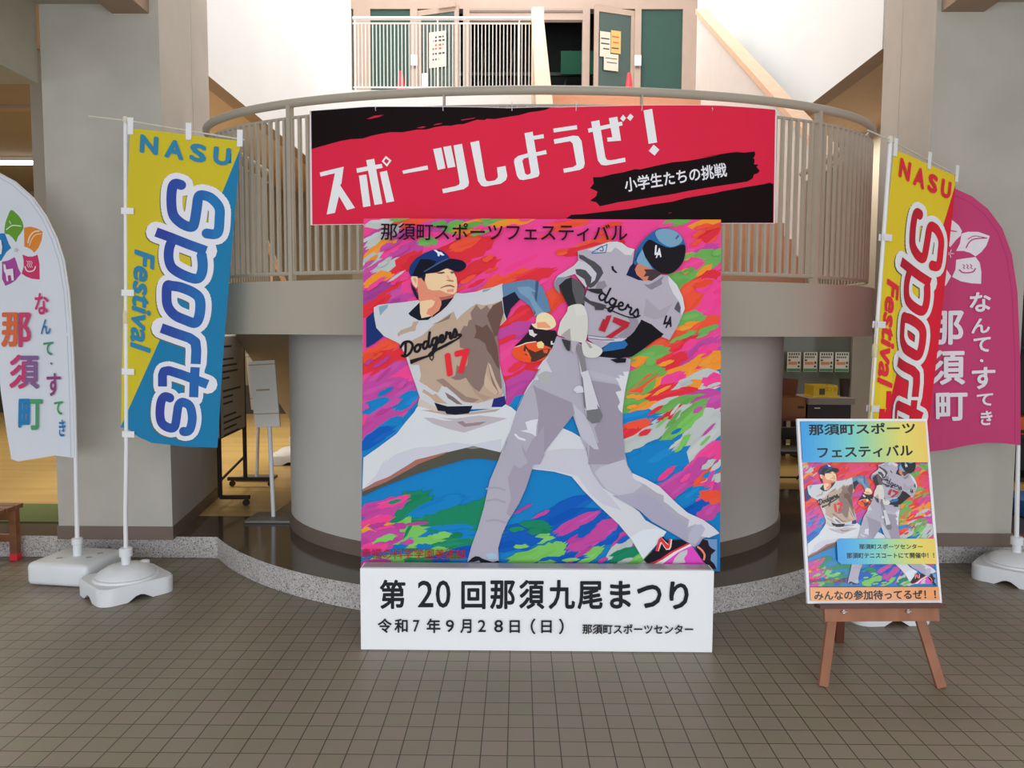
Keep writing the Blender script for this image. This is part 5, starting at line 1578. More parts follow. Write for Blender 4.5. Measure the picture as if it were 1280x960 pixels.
c4 = [eloc(p) for p in ((1010, 752.5), (1178.5, 755), (1155.5, 525.5), (994, 522))]
ex0, ex1 = (c4[0][0] + c4[3][0]) / 2, (c4[1][0] + c4[2][0]) / 2
ey0, ey1 = (c4[0][1] + c4[1][1]) / 2, (c4[2][1] + c4[3][1]) / 2
EO = EP + ER * ex0 + EU * ey0
EW, EH = ex1 - ex0, ey1 - ey0
el2 = lambda p: (eloc(p)[0] - ex0, eloc(p)[1] - ey0)
bd = 0.012
pa_ = Art()
pa_.poly([(bd, bd), (EW - bd, bd), (EW - bd, EH - bd), (bd, EH - bd)], (60, 120, 180))
ya = el2((1085, 733.5))[1]
hs = el2((1080, 566))[1] - ya
yb = el2((1080, 578))[1]
L0 = pa_.L
for l, p, c in MUR.items:
    if c in (PK,): c = (206, 64, 96)
    q = [(bd + (a / BW) * (EW - 2 * bd), ya + (b / BH) * hs) for a, b in p]
    q = clip(q, bd, bd, EW - bd, yb + 0.01)
    if len(q) > 2: pa_.items.append((l + L0, q, c))
pa_.L = MUR.L + L0


def band(x0, x1, y0, y1, cols, n=30, rr=0.0):
    pa_.L += 1
    for i in range(n):
        t = (i + .5) / n * (len(cols) - 1); k = min(len(cols) - 2, int(t)); f = t - k
        col = tuple(round(cols[k][j] + (cols[k + 1][j] - cols[k][j]) * f) for j in range(3))
        a, b = x0 + (x1 - x0) * i / n, x0 + (x1 - x0) * (i + 1) / n
        pa_.items.append((pa_.L, [(a, y0 + (rr if i == 0 else 0)), (b, y0), (b, y1), (a, y1 - (rr if i == 0 else 0))], col))


CB = [(52, 140, 200), (78, 160, 196), (110, 184, 176), (160, 192, 130), (204, 192, 96), (214, 182, 84)]
band(bd, EW - bd, yb, EH - bd, CB)
q0, q1 = el2((1046, 705)), el2((1172, 673))
band(q0[0], EW - bd, q0[1], q1[1], CB, rr=0.012)
band(bd, EW - bd, bd, ya, [(226, 146, 88), (224, 150, 100), (222, 150, 104), (226, 140, 78)], n=6)
Y = cr(990, 515, 6.4); Z_ = cr(990, 630, 6.4)
IK = (28, 26, 32)
for st, R_, a in (('那須町スポーツ', Y, (122, 98, 970, 84, 126, 190)), ('フェスティバル', Y, (190, 280, 950, 262, 196, 374)), ('那須町スポーツセンター', Z_, (525, 318, 1030, 318, 527, 360)),
                  ('那須町テニスコートにて開催中！！', Z_, (425, 388, 1122, 386, 427, 434)), ('みんなの参加待ってるぜ！！', Z_, (165, 690, 1135, 680, 168, 768))):
    pa_.text(st, el2(R_(a[0], a[1])[0]), el2(R_(a[2], a[3])[0]), el2(R_(a[4], a[5])[0]), IK, off=0.03)
ebd = empty('poster_panel', EO + ER * (EW / 2), 'white framed poster panel with the same two players standing on the wooden easel', 'poster')
mb = MB()
mb.prism([EO, EO + ER * EW, EO + ER * EW + EU * EH, EO + EU * EH], -EN * 0.008, mat('foam_board', (236, 236, 238), rough=0.5, var=0.02))
print_art(mb, pa_, lambda x, y, o: EO + ER * x + EU * y + EN * (o + 0.0008), g=1.35, rough=0.25, tagname='easelprint', eps=0.000009, spec=0.4)
mb.build('printed_sheet', ebd, smooth=False)
mb = MB()
for a, b in (((0, 0), (EW, bd)), ((0, EH - bd), (EW, EH)), ((0, bd), (bd, EH - bd)), ((EW - bd, bd), (EW, EH - bd))):
    q = [EO + ER * x + EU * y + EN * 0.001 for x, y in ((a[0], a[1]), (b[0], a[1]), (b[0], b[1]), (a[0], b[1]))]
    mb.prism(q, EN * 0.007, mat('panel_frame_white', (238, 238, 240), rough=0.4, var=0.02))
mb.build('frame', ebd, smooth=False)

easel = empty('easel', (l0 + l1) / 2 + Vector((0, 0.2, 0)), 'small brown wooden easel with splayed legs holding the poster panel', 'easel')
back = -EN * 0.03
apex = EO + ER * (EW / 2) + EU * (EH - 0.12) + back * 1.0
for f, k, sx in ((l0, 0.14, -1), (l1, 0.90, 1)):
    topp = apex + ER * (0.03 * sx)
    mid = EO + ER * (EW * (0.16 if sx < 0 else 0.88)) - EU * 0.03 + back
    mb = MB()
    mb.beam(f + Vector((0, 0.0, 0.001)), topp, 0.042, 0.022, M_EASEL, up=(0, 1, 0.1), bev=0.002)
    mb.build('front_leg', easel, smooth=False)
rl = onz(1049, 803, 0)
mb = MB(); mb.beam(rl + Vector((0, 0, 0.002)), Vector((apex.x - 0.04, apex.y + 0.03, apex.z - 0.05)), 0.04, 0.022, M_EASELD, bev=0.002); mb.build('rear_leg', easel, smooth=False)
mb = MB()
a = EO - ER * (-0.03) ; 
mb.prism([EO + ER * 0.04 - EU * 0.018 - EN * 0.02, EO + ER * (EW - 0.005) - EU * 0.018 - EN * 0.02, EO + ER * (EW - 0.005) - EU * 0.018 + EN * 0.045, EO + ER * 0.04 - EU * 0.018 + EN * 0.045], EU * 0.016, M_EASELD)
mb.build('ledge', easel, smooth=False)
mb = MB()
mb.prism([EO + ER * 0.065 - EU * 0.075 + EN * 0.012, EO + ER * (EW - 0.03) - EU * 0.075 + EN * 0.012, EO + ER * (EW - 0.03) - EU * 0.019 + EN * 0.012, EO + ER * 0.065 - EU * 0.019 + EN * 0.012], EN * 0.018, M_EASEL)
mb.build('crossbar', easel, smooth=False)
for k in (0.245, 0.72):
    mb = MB()
    p = EO + ER * (EW * k) - EU * 0.032 + EN * 0.03
    mb.tube([p, p + EN * 0.006], 0.008, M_METAL, n=10); mb.tube([p + EN * 0.008 - ER * 0.012, p + EN * 0.008 + ER * 0.012], 0.004, M_METAL, n=8)
    mb.build('wing_screw', easel)
print('EASEL', EW, EH, c4, 'MURAL', BW, BH)
# ------------------------------------------------------------------ upper landing: railing, doors, notices, cones
M_WRAIL = mat('white_rail', (238, 232, 226), rough=0.4, var=0.02)
ur = empty('upper_railing', (at(550, 110, YU).x, YU, ZU), 'white railing of thin bars on the upper floor in front of the left door', 'railing')
xa, xb = at(440, 24, YU).x, at(664, 24, YU).x
zt_, zs_, zb_ = at(550, 21.5, YU).z, at(550, 28, YU).z, ZU + 0.05
YR = YU + 0.04
mb = MB(); mb.tube([(xa, YR, zt_), (xb, YR, zt_)], 0.024, M_WRAIL); mb.build('handrail', ur)
mb = MB(); mb.tube([(xa, YR, zs_), (xb, YR, zs_)], 0.012, M_WRAIL, n=8); mb.build('top_bar', ur)
mb = MB(); mb.tube([(xa, YR, zb_), (xb, YR, zb_)], 0.012, M_WRAIL, n=8); mb.build('bottom_bar', ur)
NU = 49
for i in range(NU):
    x = xa + (xb - xa) * (i + 0.5) / NU
    mb = MB(); mb.tube([(x, YR, zb_), (x, YR, zs_)], 0.0075, M_WRAIL, n=6); mb.build('baluster', ur)
for pxx in (444, 547, 649):
    x = at(pxx, 60, YR).x
    mb = MB(); mb.tube([(x, YR, ZU), (x, YR, zt_)], 0.011, M_WRAIL, n=8); mb.build('post', ur)
mb = MB()
nx = at(672, 60, YU).x
mb.prism([(nx - 0.085, YU - 0.10, ZU - 0.35), (nx + 0.085, YU - 0.10, ZU - 0.35), (nx + 0.085, YU + 0.06, ZU - 0.35), (nx - 0.085, YU + 0.06, ZU - 0.35)], (0, 0, at(672, 12, YU).z - ZU + 0.35), mat('newel_cream', (240, 224, 204), rough=0.6), bev=0.012)
mb.build('newel_post', ur, smooth=False)

M_GLASS = mat('door_glass', (86, 112, 104), rough=0.05, spec=0.6, var=0.02, trans=0.55)
M_PAPER = mat('notice_paper', (214, 200, 182), rough=0.8, var=0.02)
M_PAPERY = mat('notice_yellow', (204, 170, 104), rough=0.8, var=0.02)
M_CONE = mat('cone_red', (226, 52, 62), rough=0.5, var=0.04)
M_INTER = mat('device_white', (226, 226, 222), rough=0.5, var=0.02)


def boxes(name, parent, parts, smooth=False):
    mb = MB()
    for lo, hi, m in parts: mb.box(lo, hi, m)
    return mb.build(name, parent, smooth=smooth)


def leaf(nm, hinge, free, sgn):
    """door frame bay with a glazed leaf standing half open"""
    zt = at(640, 12, DY).z
    hx, fx = at(hinge, 60, DY).x, at(free, 60, DY).x
    ang = math.radians(18) * sgn
    wd = abs(fx - hx) * 0.97
    d = Vector((math.copysign(1, fx - hx) * math.cos(ang), -abs(math.sin(ang)), 0))
    o = Vector((hx, DY + 0.02, ZU + 0.02))
    up = Vector((0, 0, zt - ZU - 0.04))
    n = Vector((-d.y, d.x, 0)) * 0.02
    mb = MB()
    Q = lambda a, b, c, e: [o + d * a + up * b - n, o + d * c + up * b - n, o + d * c + up * e - n, o + d * a + up * e - n]
    for r_ in ((0, 0, 0.07, 1), (wd - 0.07, 0, wd, 1), (0.07, 0, wd - 0.07, 0.05), (0.07, 0.955, wd - 0.07, 1)):
        mb.prism(Q(*r_), n * 2, M_FRAME)
    root = tag(mb.build(nm, None, smooth=False), kind='structure')
    mb = MB(); q = Q(0.07, 0.05, wd - 0.07, 0.955); mb.prism([p + n * 0.8 for p in q], n * 0.4, M_GLASS); mb.build('glass_pane', root, smooth=False)
    mb = MB(); mb.prism([p for p in Q(wd * 0.55, 0.985, wd * 0.95, 1.02)], -n * 2, M_FRAME); mb.build('door_closer', root, smooth=False)
    mb = MB(); mb.prism(Q(0.09, 0.33, 0.20, 0.46), -n * 1.5, M_INTER); mb.build('lock_box', root, smooth=False)
    ORG[root.name] = Vector((0, 0, 0))
    return o, d, n, up, wd


jw = lambda a: at(a, 60, DY).x
zt9 = at(640, 11.5, DY).z
for nm, a, b in (('trim_4', 513, 522), ('trim_5', 579, 587), ('trim_6', 728, 737), ('trim_7', 793, 801)):
    mb = MB(); mb.box((jw(a), DY - 0.02, ZU), (jw(b), DY + 0.12, zt9), M_FRAME); struct(nm, mb, smooth=False)
for nm, a, b in (('wall_board_left', 463, 513), ('wall_board_right', 801, 853)):
    mb = MB(); mb.box((jw(a), DY + 0.03, ZU), (jw(b), DY + 0.09, zt9), M_GREEN); struct(nm, mb, smooth=False)
mb = MB()
mb.box((jw(587), DY - 0.01, at(640, 25, DY).z), (jw(728), DY + 0.1, zt9), M_FRAME)
mb.box((jw(587), DY - 0.025, at(640, 16, DY).z), (jw(728), DY - 0.011, at(640, 13.5, DY).z), M_BASE)
struct('trim_10', mb, smooth=False)
dl = leaf('door_1', 522, 579, 1)
dr = leaf('door_2', 793, 737, 1)
for pxx, sd in ((518, -1), (797, 1)):
    x = jw(pxx)
    o = tag(boxes('intercom', None, [((x - 0.055, DY - 0.06, at(518, 83, DY).z), (x + 0.055, DY - 0.021, at(518, 70, DY).z), M_INTER), ((x - 0.03, DY - 0.04, at(518, 85.5, DY).z), (x + 0.03, DY - 0.021, at(518, 83, DY).z), M_BASE)]),
            'small white box on the jamb of the %s upstairs door' % ('left' if sd < 0 else 'right'), 'intercom', 'white boxes on the upstairs door jambs')


def notice(leaf_, a0, a1, b0, b1, m, label, lines, group, lift=0.0):
    o, d, n, up, wd = leaf_
    fl = -1.0 if n.y > 0 else 1.0
    nn = n.normalized() * fl
    o = o + nn * lift
    mb = MB()
    P4 = [o + d * (wd * a) + up * b + nn * 0.03 for a, b in ((a0, b0), (a1, b0), (a1, b1), (a0, b1))]
    mb.prism(P4, nn * 0.0015, m)
    for k, (y, x0, x1, mm) in enumerate(lines):
        q = [o + d * (wd * (a0 + (a1 - a0) * x)) + up * (b0 + (b1 - b0) * yy) + nn * 0.033 for x, yy in ((x0, y), (x1, y), (x1, y + 0.05), (x0, y + 0.05))]
        mb.face(q, mm)
    return tag(mb.build('door_notice', None, smooth=False), label, 'notice', group)


MK, MR = mat('notice_ink', (70, 62, 60), rough=0.8), mat('notice_red', (210, 80, 60), rough=0.8)
notice(dl, 0.30, 0.72, 0.50, 0.80, M_PAPER, 'cream notice sheet on the left glass door upstairs', [(0.82, .3, .85, MK), (0.72, .25, .9, MK), (0.6, .3, .85, MR), (0.5, .2, .8, MR), (0.36, .2, .9, MK), (0.2, .2, .6, MK)], None)
notice(dr, 0.62, 0.88, 0.58, 0.79, M_PAPER, 'white notice sheet on the right glass door upstairs, nearest the opening', [(0.7, .1, .9, MK), (0.5, .1, .9, MK), (0.3, .1, .7, MK)], None)
notice(dr, 0.36, 0.61, 0.62, 0.81, M_PAPERY, 'yellow notice sheet on the right glass door upstairs', [(0.7, .2, .9, MR), (0.45, .2, .8, MR), (0.2, .2, .9, MK)], None)
notice(dr, 0.42, 0.78, 0.47, 0.61, M_PAPER, 'white notice sheet lowest on the right glass door upstairs', [(0.7, .1, .9, MK), (0.45, .1, .8, MK)], None, 0.006)


def cone(px, y, label):
    x = at(px, 90, y).x
    r = empty('traffic_cone', (x, y, ZU), label, 'cone')
    mb = MB(); mb.box((x - .17, y - .17, ZU + .002), (x + .17, y + .17, ZU + .03), M_CONE, bev=0.008); mb.build('base', r)
    mb = MB(); mb.lathe((x, y, ZU + 0.03), [(0.125, 0), (0.12, 0.02), (0.03, at(px, 91 if px > 600 else 89, y).z - ZU - 0.04), (0.02, at(px, 91 if px > 600 else 89, y).z - ZU - 0.03), (0, at(px, 91 if px > 600 else 89, y).z - ZU - 0.03)], M_CONE, n=18); mb.build('cone_body', r)
    return r


cone(501, 12.55, 'red traffic cone in front of the left green door board upstairs')
cone(786.5, 12.55, 'red traffic cone beside the right glass door upstairs')

# ------------------------------------------------------------------ left hall: tube lamp, whiteboard, sign stands, bench, mat
tl = at(26, 211.5, 10.4)
tz = ZC + 0.02
o = empty('tube_lamp', (tl.x - 0.6, 10.4, tz), 'white fluorescent tube glowing under the hall ceiling left of the left pillar', 'lamp')
mb = MB(); mb.box((tl.x - 1.6, 10.36, tz - 0.05), (tl.x + 0.55, 10.44, tz - 0.001), M_INTER); mb.build('housing', o, smooth=False)
mb = MB(); mb.tube([(tl.x - 1.55, 10.4, tz - 0.075), (tl.x + 0.5, 10.4, tz - 0.075)], 0.022, mat('tube_glow', (255, 250, 240), rough=0.4, emit=9.0, var=0.0)); mb.build('tube', o)

M_BLK = mat('black_steel', (34, 27, 26), rough=0.5, var=0.1)
wbA, wbB = onz(274, 632, SZ), onz(307, 608, SZ)
wbA = Vector((wbA.x + 0.01, wbA.y, SZ)); wbB = Vector((wbB.x, wbB.y, SZ))
wd_ = (wbB - wbA).normalized()
wn = Vector((wd_.y, -wd_.x, 0))
wb = empty('notice_whiteboard', (wbA + wbB) / 2, 'tall notice board on black wheeled stand behind the blue flag', 'board')
zlo, zhi = 0.70, at(306, 420, wbB.y).z
mb = MB()
mb.prism([wbA - wd_ * 0.03 + wn * 0.012 + Vector((0, 0, zlo - SZ)), wbB + wd_ * 0.02 + wn * 0.012 + Vector((0, 0, zlo - SZ)), wbB + wd_ * 0.02 - wn * 0.012 + Vector((0, 0, zlo - SZ)), wbA - wd_ * 0.03 - wn * 0.012 + Vector((0, 0, zlo - SZ))],
         (0, 0, zhi - zlo), mat('board_grey_white', (176, 172, 166), rough=0.35, var=0.04))
tx = mat('board_print', (60, 56, 56), rough=0.6)
rr = random.Random(3)
for i in range(15):
    z = zhi - 0.09 - i * 0.052
    a = 0.12; b = rr.uniform(0.35, 0.9)
    if i in (1, 6, 10): continue
    q = [wbA.lerp(wbB, t) + wn * 0.0135 + Vector((0, 0, zz - SZ)) for t, zz in ((a, z), (b, z), (b, z + 0.016), (a, z + 0.016))]
    mb.face(q, tx)
mb.build('panel', wb, smooth=False)
mb = MB()
for z in (zlo, zhi):
    mb.tube([wbA - wd_ * 0.04 + Vector((0, 0, z - SZ)), wbB + wd_ * 0.03 + Vector((0, 0, z - SZ))], 0.013, M_INTER if z > 1 else M_BLK, n=8)
mb.build('panel_rails', wb)
for p, ln in ((wbA, 0.24), (wbB, 0.42)):
    mb = MB(); mb.box((p.x - .014, p.y - .014, SZ + .07), (p.x + .014, p.y + .014, zhi), M_BLK); mb.build('post', wb, smooth=False)
    mb = MB(); mb.box((p.x - (0.0 if p is wbA else 0.16), p.y - .016, SZ + .055), (p.x + ln * (1.0 if p is wbA else .62), p.y + .016, SZ + .085), M_BLK)
    foot = mb.build('foot', wb, smooth=False)
    for k in ((ln - 0.03,) if p is wbA else (-0.12, ln * 0.62 - 0.03)):
        mb = MB(); c = Vector((p.x + k, p.y, SZ + 0.027))
        mb.tube([c - Vector((0, .011, 0)), c + Vector((0, .011, 0))], 0.026, M_BLK, n=14); mb.box((c.x - .008, c.y - .014, c.z), (c.x + .008, c.y + .014, c.z + .03), M_BLK)
        w_ = mb.build('caster', wb); w_.parent = foot
mb = MB(); mb.tube([wbA + Vector((0, 0, 0.2)), wbB + Vector((0, 0, 0.28))], 0.011, M_BLK, n=8); mb.build('brace', wb)

M_IVORY = mat('sign_ivory', (230, 226, 216), rough=0.5, var=0.05)
M_RUST = mat('sign_edge_yellowed', (190, 160, 110), rough=0.6, var=0.2)


def sign_stand(px_base, py_base, panel, label, plate):
    b = onz(px_base, py_base, SZ)
    r = empty('sign_stand', (b.x, b.y, SZ), label, 'sign')
    q = [at(x, y, b.y + dy) for (x, y), dy in zip(panel, (-0.02, -0.02, 0.05, 0.05))]
    n_ = (q[1] - q[0]).cross(q[3] - q[0]).normalized()
    if n_.y > 0: n_ = -n_
    mb = MB(); mb.prism(q, -n_ * 0.02, M_IVORY)
    L = lambda u, v: q[0].lerp(q[1], u).lerp(q[3].lerp(q[2], u), v) + n_ * 0.0012
    for u0, v0, u1, v1 in ((0, 0.935, 1, 0.95), (0.0, 0.19, 1, 0.205), (0.2, 0.545, 0.72, 0.57)):
        mb.face([L(u0, v0), L(u1, v0), L(u1, v1), L(u0, v1)], M_RUST)
    mb.build('panel', r, smooth=False)
    top = (q[0] + q[1]) / 2 + Vector((0, 0.035, 0.1))
    mb = MB(); mb.tube([(b.x, b.y, SZ + 0.01), top], 0.016, M_PLAST, n=10); mb.build('pole', r)
    mb = MB(); mb.box((b.x - plate, b.y - plate * .8, SZ + .0015), (b.x + plate, b.y + plate * .8, SZ + .022), mat('base_grey', (120, 116, 110), rough=0.4), bev=0.004)
    mb.build('base_plate', r)
    return r


sign_stand(342, 649, [(319, 534), (350, 533), (343, 450), (310, 452)], 'ivory sign panel on a leaning white pole beside the round column', 0.17)
sign_stand(321, 599, [(314, 512), (330, 514), (322, 441), (307, 442)], 'pale sign stand half hidden behind the ivory sign panel', 0.16)
b = onz(366, 578, SZ)
r = empty('pole_weight', (b.x, b.y, SZ), 'white domed pole weight on the hall floor half hidden by the round column', 'stand')
tank_base(r, (b.x, b.y, SZ), 0.1)
mb = MB(); mb.tube([(b.x, b.y, SZ + .2), (b.x, b.y, SZ + 0.75)], 0.012, M_POLE, n=8); mb.build('pole', r)

M_BENCH = mat('bench_wood', (142, 92, 60), rough=0.5, var=0.25, scale=5, stretch=(0.6, 4, 4))
bl = onz(25, 699, 0)
br_ = empty('bench', (bl.x - 0.5, bl.y - 0.12, 0), 'brown slatted wooden bench with a red foot cap at the left edge', 'bench')
bz = at(25, 629, bl.y).z
x1 = at(28, 640, bl.y).x
for k in range(4):
    y = bl.y - 0.34 + k * 0.092
    mb = MB(); mb.box((x1 - 1.25, y, bz - .03), (x1, y + 0.078, bz), M_BENCH, bev=0.004); mb.build('seat_slat', br_, smooth=False)
for lx in (x1 - 0.045, x1 - 1.2):
    for ly in (bl.y - 0.33, bl.y - 0.02):
        mb = MB(); mb.box((lx - .024, ly - .024, 0.045), (lx + .024, ly + .024, bz - .031), M_BENCH, bev=0.003); lg = mb.build('leg', br_, smooth=False)
        mb = MB(); mb.box((lx - .026, ly - .026, 0.001), (lx + .026, ly + .026, 0.05), M_CONE, bev=0.003); cp = mb.build('foot_cap', br_, smooth=False); cp.parent = lg
for ly in (bl.y - 0.33, bl.y - 0.02):
    mb = MB(); mb.box((x1 - 1.2, ly - .012, bz - .11), (x1 - 0.045, ly + .012, bz - .05), M_BENCH); mb.build('apron', br_, smooth=False)
    mb = MB(); mb.box((x1 - 1.2, ly - .012, .13), (x1 - 0.045, ly + .012, .18), M_BENCH); mb.build('stretcher', br_, smooth=False)
gm = onz(72, 631, SZ)
mb = MB(); mb.box((-5.6, PY + 0.35, SZ + .001), (PL[0].x - 0.03, gm.y, SZ + .009), mat('green_mat', (96, 108, 62), rough=0.95, var=0.1, scale=60)); 
tag(mb.build('floor_mat', None, smooth=False), 'green mat on the hall floor left of the left pillar', 'mat')

# ------------------------------------------------------------------ right hall: wall with window, posters, counter and odds and ends
YK = 9.6
mb = MB()
wx0, wx1 = at(960, 480, YK).x, at(1064, 480, YK).x
wz0, wz1 = at(1000, 498, YK).z, at(1000, 438, YK).z
M_KW = mat('office_wall', (150, 146, 136), rough=0.8, var=0.04)
mb.box((1.9, YK, SZ), (wx0, YK + .12, ZC), M_KW); mb.box((wx1, YK, SZ), (9, YK + .12, ZC), M_KW)
mb.box((wx0, YK, SZ), (wx1, YK + .12, wz0), M_KW); mb.box((wx0, YK, wz1 + 0.35), (wx1, YK + .12, ZC), M_KW)
struct('wall_office', mb, smooth=False)
mb = MB(); mb.box((wx0, YK + .05, wz0), (wx1, YK + .06, wz1 + .35), mat('office_glass', (120, 124, 118), rough=0.06, spec=0.6, var=0.02, trans=0.3)); w1 = struct('window_1', mb, smooth=False)
ORG[w1.name] = Vector((0, 0, 0))
mb = MB(); mb.box((wx0, YK - .02, wz0 - .04), (wx1, YK + .1, wz0), M_INTER); mb.build('window_sill', w1, smooth=False)
mb = MB(); mb.box((1.9, 12.4, SZ), (9, 12.6, ZC), M_KW); struct('wall_office_back', mb, smooth=False)
l_ = at(1015, 466, 12.0)
mgn, mor = mat('poster_green', (70, 130, 90), rough=0.7), mat('poster_orange', (206, 130, 90), rough=0.7)
for i, xc in enumerate((965.5, 992, 1012.5, 1032.5, 1052)):
    x0, x1_ = at(xc - 8.5, 452, YK).x, at(xc + 8.5, 452, YK).x
    z0, z1 = at(1000, 464.5, YK).z, at(1000, 440, YK).z
    mb = MB(); mb.box((x0, YK - 0.012, z0), (x1_, YK - 0.009, z1), mat('poster_white', (206, 208, 200), rough=0.7, var=0.02))
    f = lambda u0, v0, u1, v1, m: mb.face([(x0 + (x1_ - x0) * u, YK - 0.0135, z0 + (z1 - z0) * v) for u, v in ((u0, v0), (u1, v0), (u1, v1), (u0, v1))], m)
    f(0.02, 0.02, 0.98, 0.16, mgn); f(0.1, 0.36, 0.75, 0.5, mor)
    for k in range(5): f(0.12 + k * 0.17, 0.84, 0.22 + k * 0.17, 0.95, tx); f(0.1 + k * 0.15, 0.7, 0.2 + k * 0.15, 0.78, tx)
    f(0.8, 0.4, 0.93, 0.52, tx); f(0.08, 0.54, 0.25, 0.62, tx); f(0.78, 0.22, 0.92, 0.32, tx)
    tag(mb.build('wall_poster', None, smooth=False), 'small white poster with green foot, one of the row above the counter', 'poster', 'posters in a row above the counter')
# counter table, cabinet, box, crate, bin, chair
YT = 8.1
tb0 = at(955, 522, YT); tx1 = at(1008, 522, YT).x
t_ = empty('side_table', (at(985, 522, YT).x, YT + .3, SZ), 'dark side table under the cardboard box by the round column', 'table')
mb = MB(); mb.box((tx1 - 0.7, YT, tb0.z - .035), (tx1, YT + .6, tb0.z), M_EASELD); mb.build('table_top', t_, smooth=False)
for x in (tx1 - .66, tx1 - .04):
    for y in (YT + .04, YT + .56):
        mb = MB(); mb.box((x - .02, y - .02, SZ + .001), (x + .02, y + .02, tb0.z - .036), M_BLK); mb.build('leg', t_, smooth=False)
M_CARD = mat('cardboard', (150, 104, 74), rough=0.85, var=0.08); M_CARDD = mat('cardboard_inside', (112, 68, 52), rough=0.85, var=0.06)
bxa, bxb = at(973, 520, YT + .1), at(1007.5, 498, YT + .1)
cb = empty('cardboard_box', ((bxa.x + bxb.x) / 2, YT + .28, tb0.z), 'open brown cardboard box on the dark side table', 'box')
zb0 = tb0.z + .001; zb1 = at(990, 497, YT + .1).z
mb = MB()
for lo, hi in (((bxa.x - .1, YT + .1, zb0), (bxb.x, YT + .105, zb1)), ((bxa.x - .1, YT + .445, zb0), (bxb.x, YT + .45, zb1)), ((bxa.x - .1, YT + .106, zb0), (bxa.x - .095, YT + .444, zb1)), ((bxb.x - .005, YT + .106, zb0), (bxb.x, YT + .444, zb1)), ((bxa.x - .09, YT + .11, zb0), (bxb.x - .01, YT + .44, zb0 + .005))):
    mb.box(lo, hi, M_CARD)
mb.face([((bxa.x + bxb.x) / 2 + .06, YT + .0985, zb0 + .09), ((bxa.x + bxb.x) / 2 + .13, YT + .0985, zb0 + .09), ((bxa.x + bxb.x) / 2 + .13, YT + .0985, zb0 + .115), ((bxa.x + bxb.x) / 2 + .06, YT + .0985, zb0 + .115)], M_BLK)
mb.build('carton', cb, smooth=False)
for (u0, u1, h, tl_) in ((bxa.x - .1, bxa.x + .1, .2, 0.0), (bxa.x + .13, bxb.x + .02, .19, .03)):
    mb = MB(); mb.prism([(u0, YT + .445, zb1), (u1, YT + .445, zb1), (u1 + tl_, YT + .47, zb1 + h * .92), (u0, YT + .47, zb1 + h)], (0, .005, 0), M_CARDD); mb.build('flap', cb, smooth=False)
ca, cbn = at(1008, 560, YT + .1), at(1064, 500, YT + .1)
zct = at(1036, 498, YT + .05).z
cab = empty('counter_cabinet', ((ca.x + cbn.x) / 2, YT + .35, SZ), 'grey topped counter with a dark front behind the easel', 'cabinet')
mb = MB(); mb.box((ca.x, YT + .1, SZ + .001), (cbn.x, YT + .6, zct - .07), mat('cabinet_dark', (38, 26, 26), rough=0.5, var=0.1)); mb.build('body', cab, smooth=False)
mb = MB(); mb.box((ca.x - .01, YT + .05, zct - .069), (cbn.x + .02, YT + .62, zct), mat('counter_grey', (138, 128, 122), rough=0.5)); mb.build('top', cab, smooth=False)
mb = MB(); mb.box((ca.x + .07, YT + .085, zct - .115), (ca.x + .13, YT + .099, zct - .105), M_METAL); mb.build('handle', cab, smooth=False)
ya0, yb0 = at(1017, 497, YT + .15), at(1047, 482, YT + .15)
cy = empty('crate', ((ya0.x + yb0.x) / 2, YT + .28, zct), 'yellow plastic crate on the grey counter', 'crate')
M_YEL = mat('crate_yellow', (214, 186, 50), rough=0.5, var=0.04)
mb = MB()
h_ = yb0.z - zct
x0, x1_, y0, y1 = ya0.x, yb0.x, YT + .15, YT + .42
mb.box((x0 - .02, y0 - .03, zct + .001), (x1_ + .02, y1, zct + .012), M_YEL)
for lo, hi in (((x0, y0, zct + .012), (x1_, y0 + .008, zct + h_ * .5)), ((x0, y1 - .008, zct + .012), (x1_, y1, zct + h_)), ((x0, y0 + .008, zct + .012), (x0 + .008, y1 - .008, zct + h_)), ((x1_ - .008, y0 + .008, zct + .012), (x1_, y1 - .008, zct + h_)), ((x0, y0, zct + h_ * .86), (x1_, y0 + .008, zct + h_))):
    mb.box(lo, hi, M_YEL)
for k in range(7):
    x = x0 + (x1_ - x0) * k / 6.2
    mb.box((x, y0 + .0005, zct + h_ * .5), (x + .012, y0 + .0075, zct + h_ * .87), M_YEL)
mb.build('basket', cy, smooth=False)
mb = MB(); mb.box((x0 + .06, y0 - .004, zct + .03), (x0 + .12, y0 - .001, zct + h_ * .75), mat('crate_print', (90, 80, 40), rough=0.6)); mb.build('mark', cy, smooth=False)
bn_ = at(1059, 490, YT + .25)
mb = MB(); mb.lathe((bn_.x, YT + .32, zct + .001), [(0, 0), (0.045, 0), (0.058, 0.19), (0.061, 0.195), (0.055, 0.195), (0.042, 0.006), (0, 0.006)], mat('bin_dark', (58, 50, 50), rough=0.5), n=20)
tag(mb.build('pencil_bin', None), 'dark cylindrical bin at the pillar end of the grey counter', 'bin')
ch0 = onz(984, 606, SZ)
fc = empty('folding_chair', (ch0.x, ch0.y, SZ), 'black folding chair seen between the round column and the easel', 'chair')
zs0, zbk = at(984, 560, ch0.y).z, at(984, 543, ch0.y).z
mb = MB(); mb.box((ch0.x - .2, ch0.y - .18, zs0 - .03), (ch0.x + .2, ch0.y + .2, zs0), M_BLK, bev=.01); mb.build('seat', fc)
mb = MB(); mb.box((ch0.x - .2, ch0.y + .2, zs0 + .05), (ch0.x + .2, ch0.y + .225, zs0 + .17), M_BLK, bev=.01); mb.build('backrest', fc)
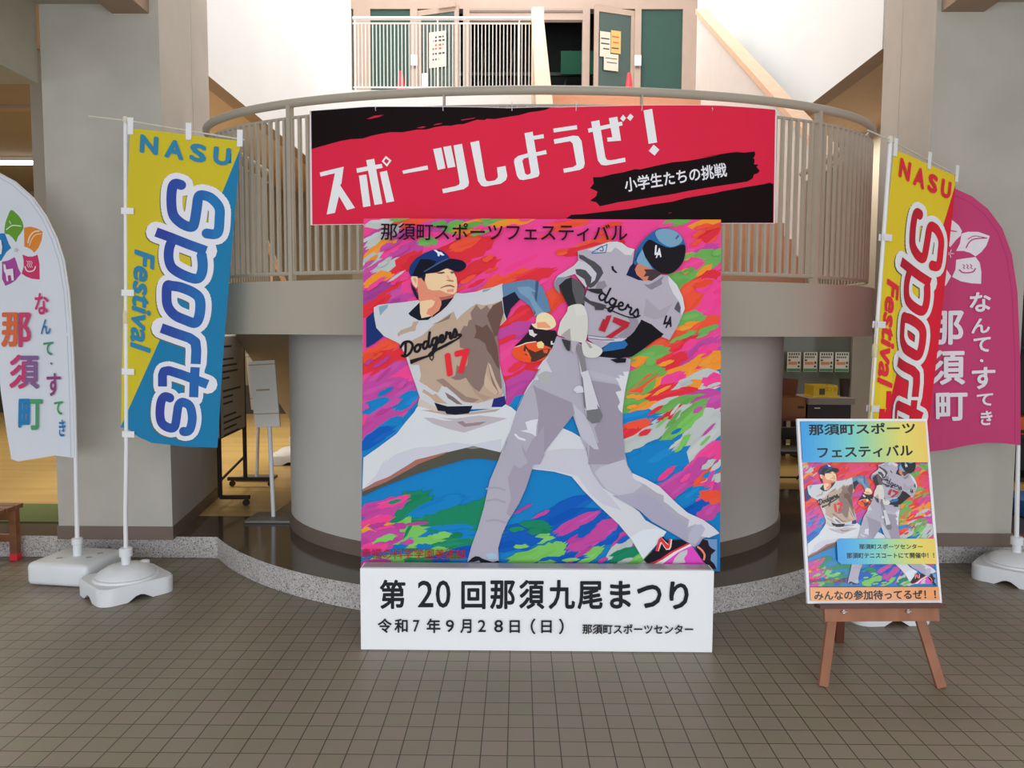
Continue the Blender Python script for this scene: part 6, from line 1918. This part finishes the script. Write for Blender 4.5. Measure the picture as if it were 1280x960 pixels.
for s_ in (-1, 1):
    mb = MB(); mb.tube([(ch0.x + s_ * .2, ch0.y - .2, SZ + .012), (ch0.x + s_ * .2, ch0.y + .215, zs0 + .16)], .011, M_BLK, n=8); mb.build('front_leg', fc)
    mb = MB(); mb.tube([(ch0.x + s_ * .18, ch0.y + .24, SZ + .012), (ch0.x + s_ * .18, ch0.y - .16, zs0 - .02)], .011, M_BLK, n=8); mb.build('rear_leg', fc)
mb = MB(); mb.tube([(ch0.x - .2, ch0.y - .15, SZ + .1), (ch0.x + .2, ch0.y - .15, SZ + .1)], .008, M_BLK, n=8); mb.build('stretcher', fc)

# right of the right pillar
sb = onz(1275, 684, SZ)
bx0 = at(1264.5, 650, 5.9).x
mb = MB(); mb.prism([(bx0, 5.75, SZ + .001), (bx0 + .5, 5.75, SZ + .001), (bx0 + .5, 6.15, SZ + .001), (bx0, 6.15, SZ + .001)], (0, 0, at(1270, 626, 5.75).z - SZ - .001), mat('blue_plastic', (30, 84, 150), rough=0.5), bev=.03)
tag(mb.build('storage_bin', None), 'blue storage bin beyond the right pillar at the picture edge', 'bin')
dk0 = at(1262, 600, 7.2).x
dk = empty('shelf_unit', (dk0 + .6, 7.4, SZ), 'dark shelf unit beyond the right pillar', 'shelf')
for k, z in enumerate((SZ + .01, .62, at(1270, 544, 7.2).z - .03, 1.42, 1.9)):
    mb = MB(); mb.box((dk0 + .031, 7.2, z), (dk0 + 1.2, 7.6, z + .03), M_BLK); mb.build('shelf_board', dk, smooth=False)
for x in (dk0, dk0 + 1.201):
    mb = MB(); mb.box((x, 7.2, SZ + .001), (x + .03, 7.6, 1.95), M_BLK); mb.build('side_panel', dk, smooth=False)
mb = MB(); mb.box((dk0, 7.601, SZ + .001), (dk0 + 1.23, 7.61, 1.95), M_BLK); mb.build('back_panel', dk, smooth=False)
oz = at(1270, 544, 7.2).z + .001
mb = MB(); mb.box((dk0 + .05, 7.22, oz), (dk0 + .45, 7.5, oz + .17), mat('orange_box', (222, 96, 40), rough=0.6), bev=.008)
tag(mb.build('storage_box', None), 'orange box on the dark shelf unit at the right edge', 'box')
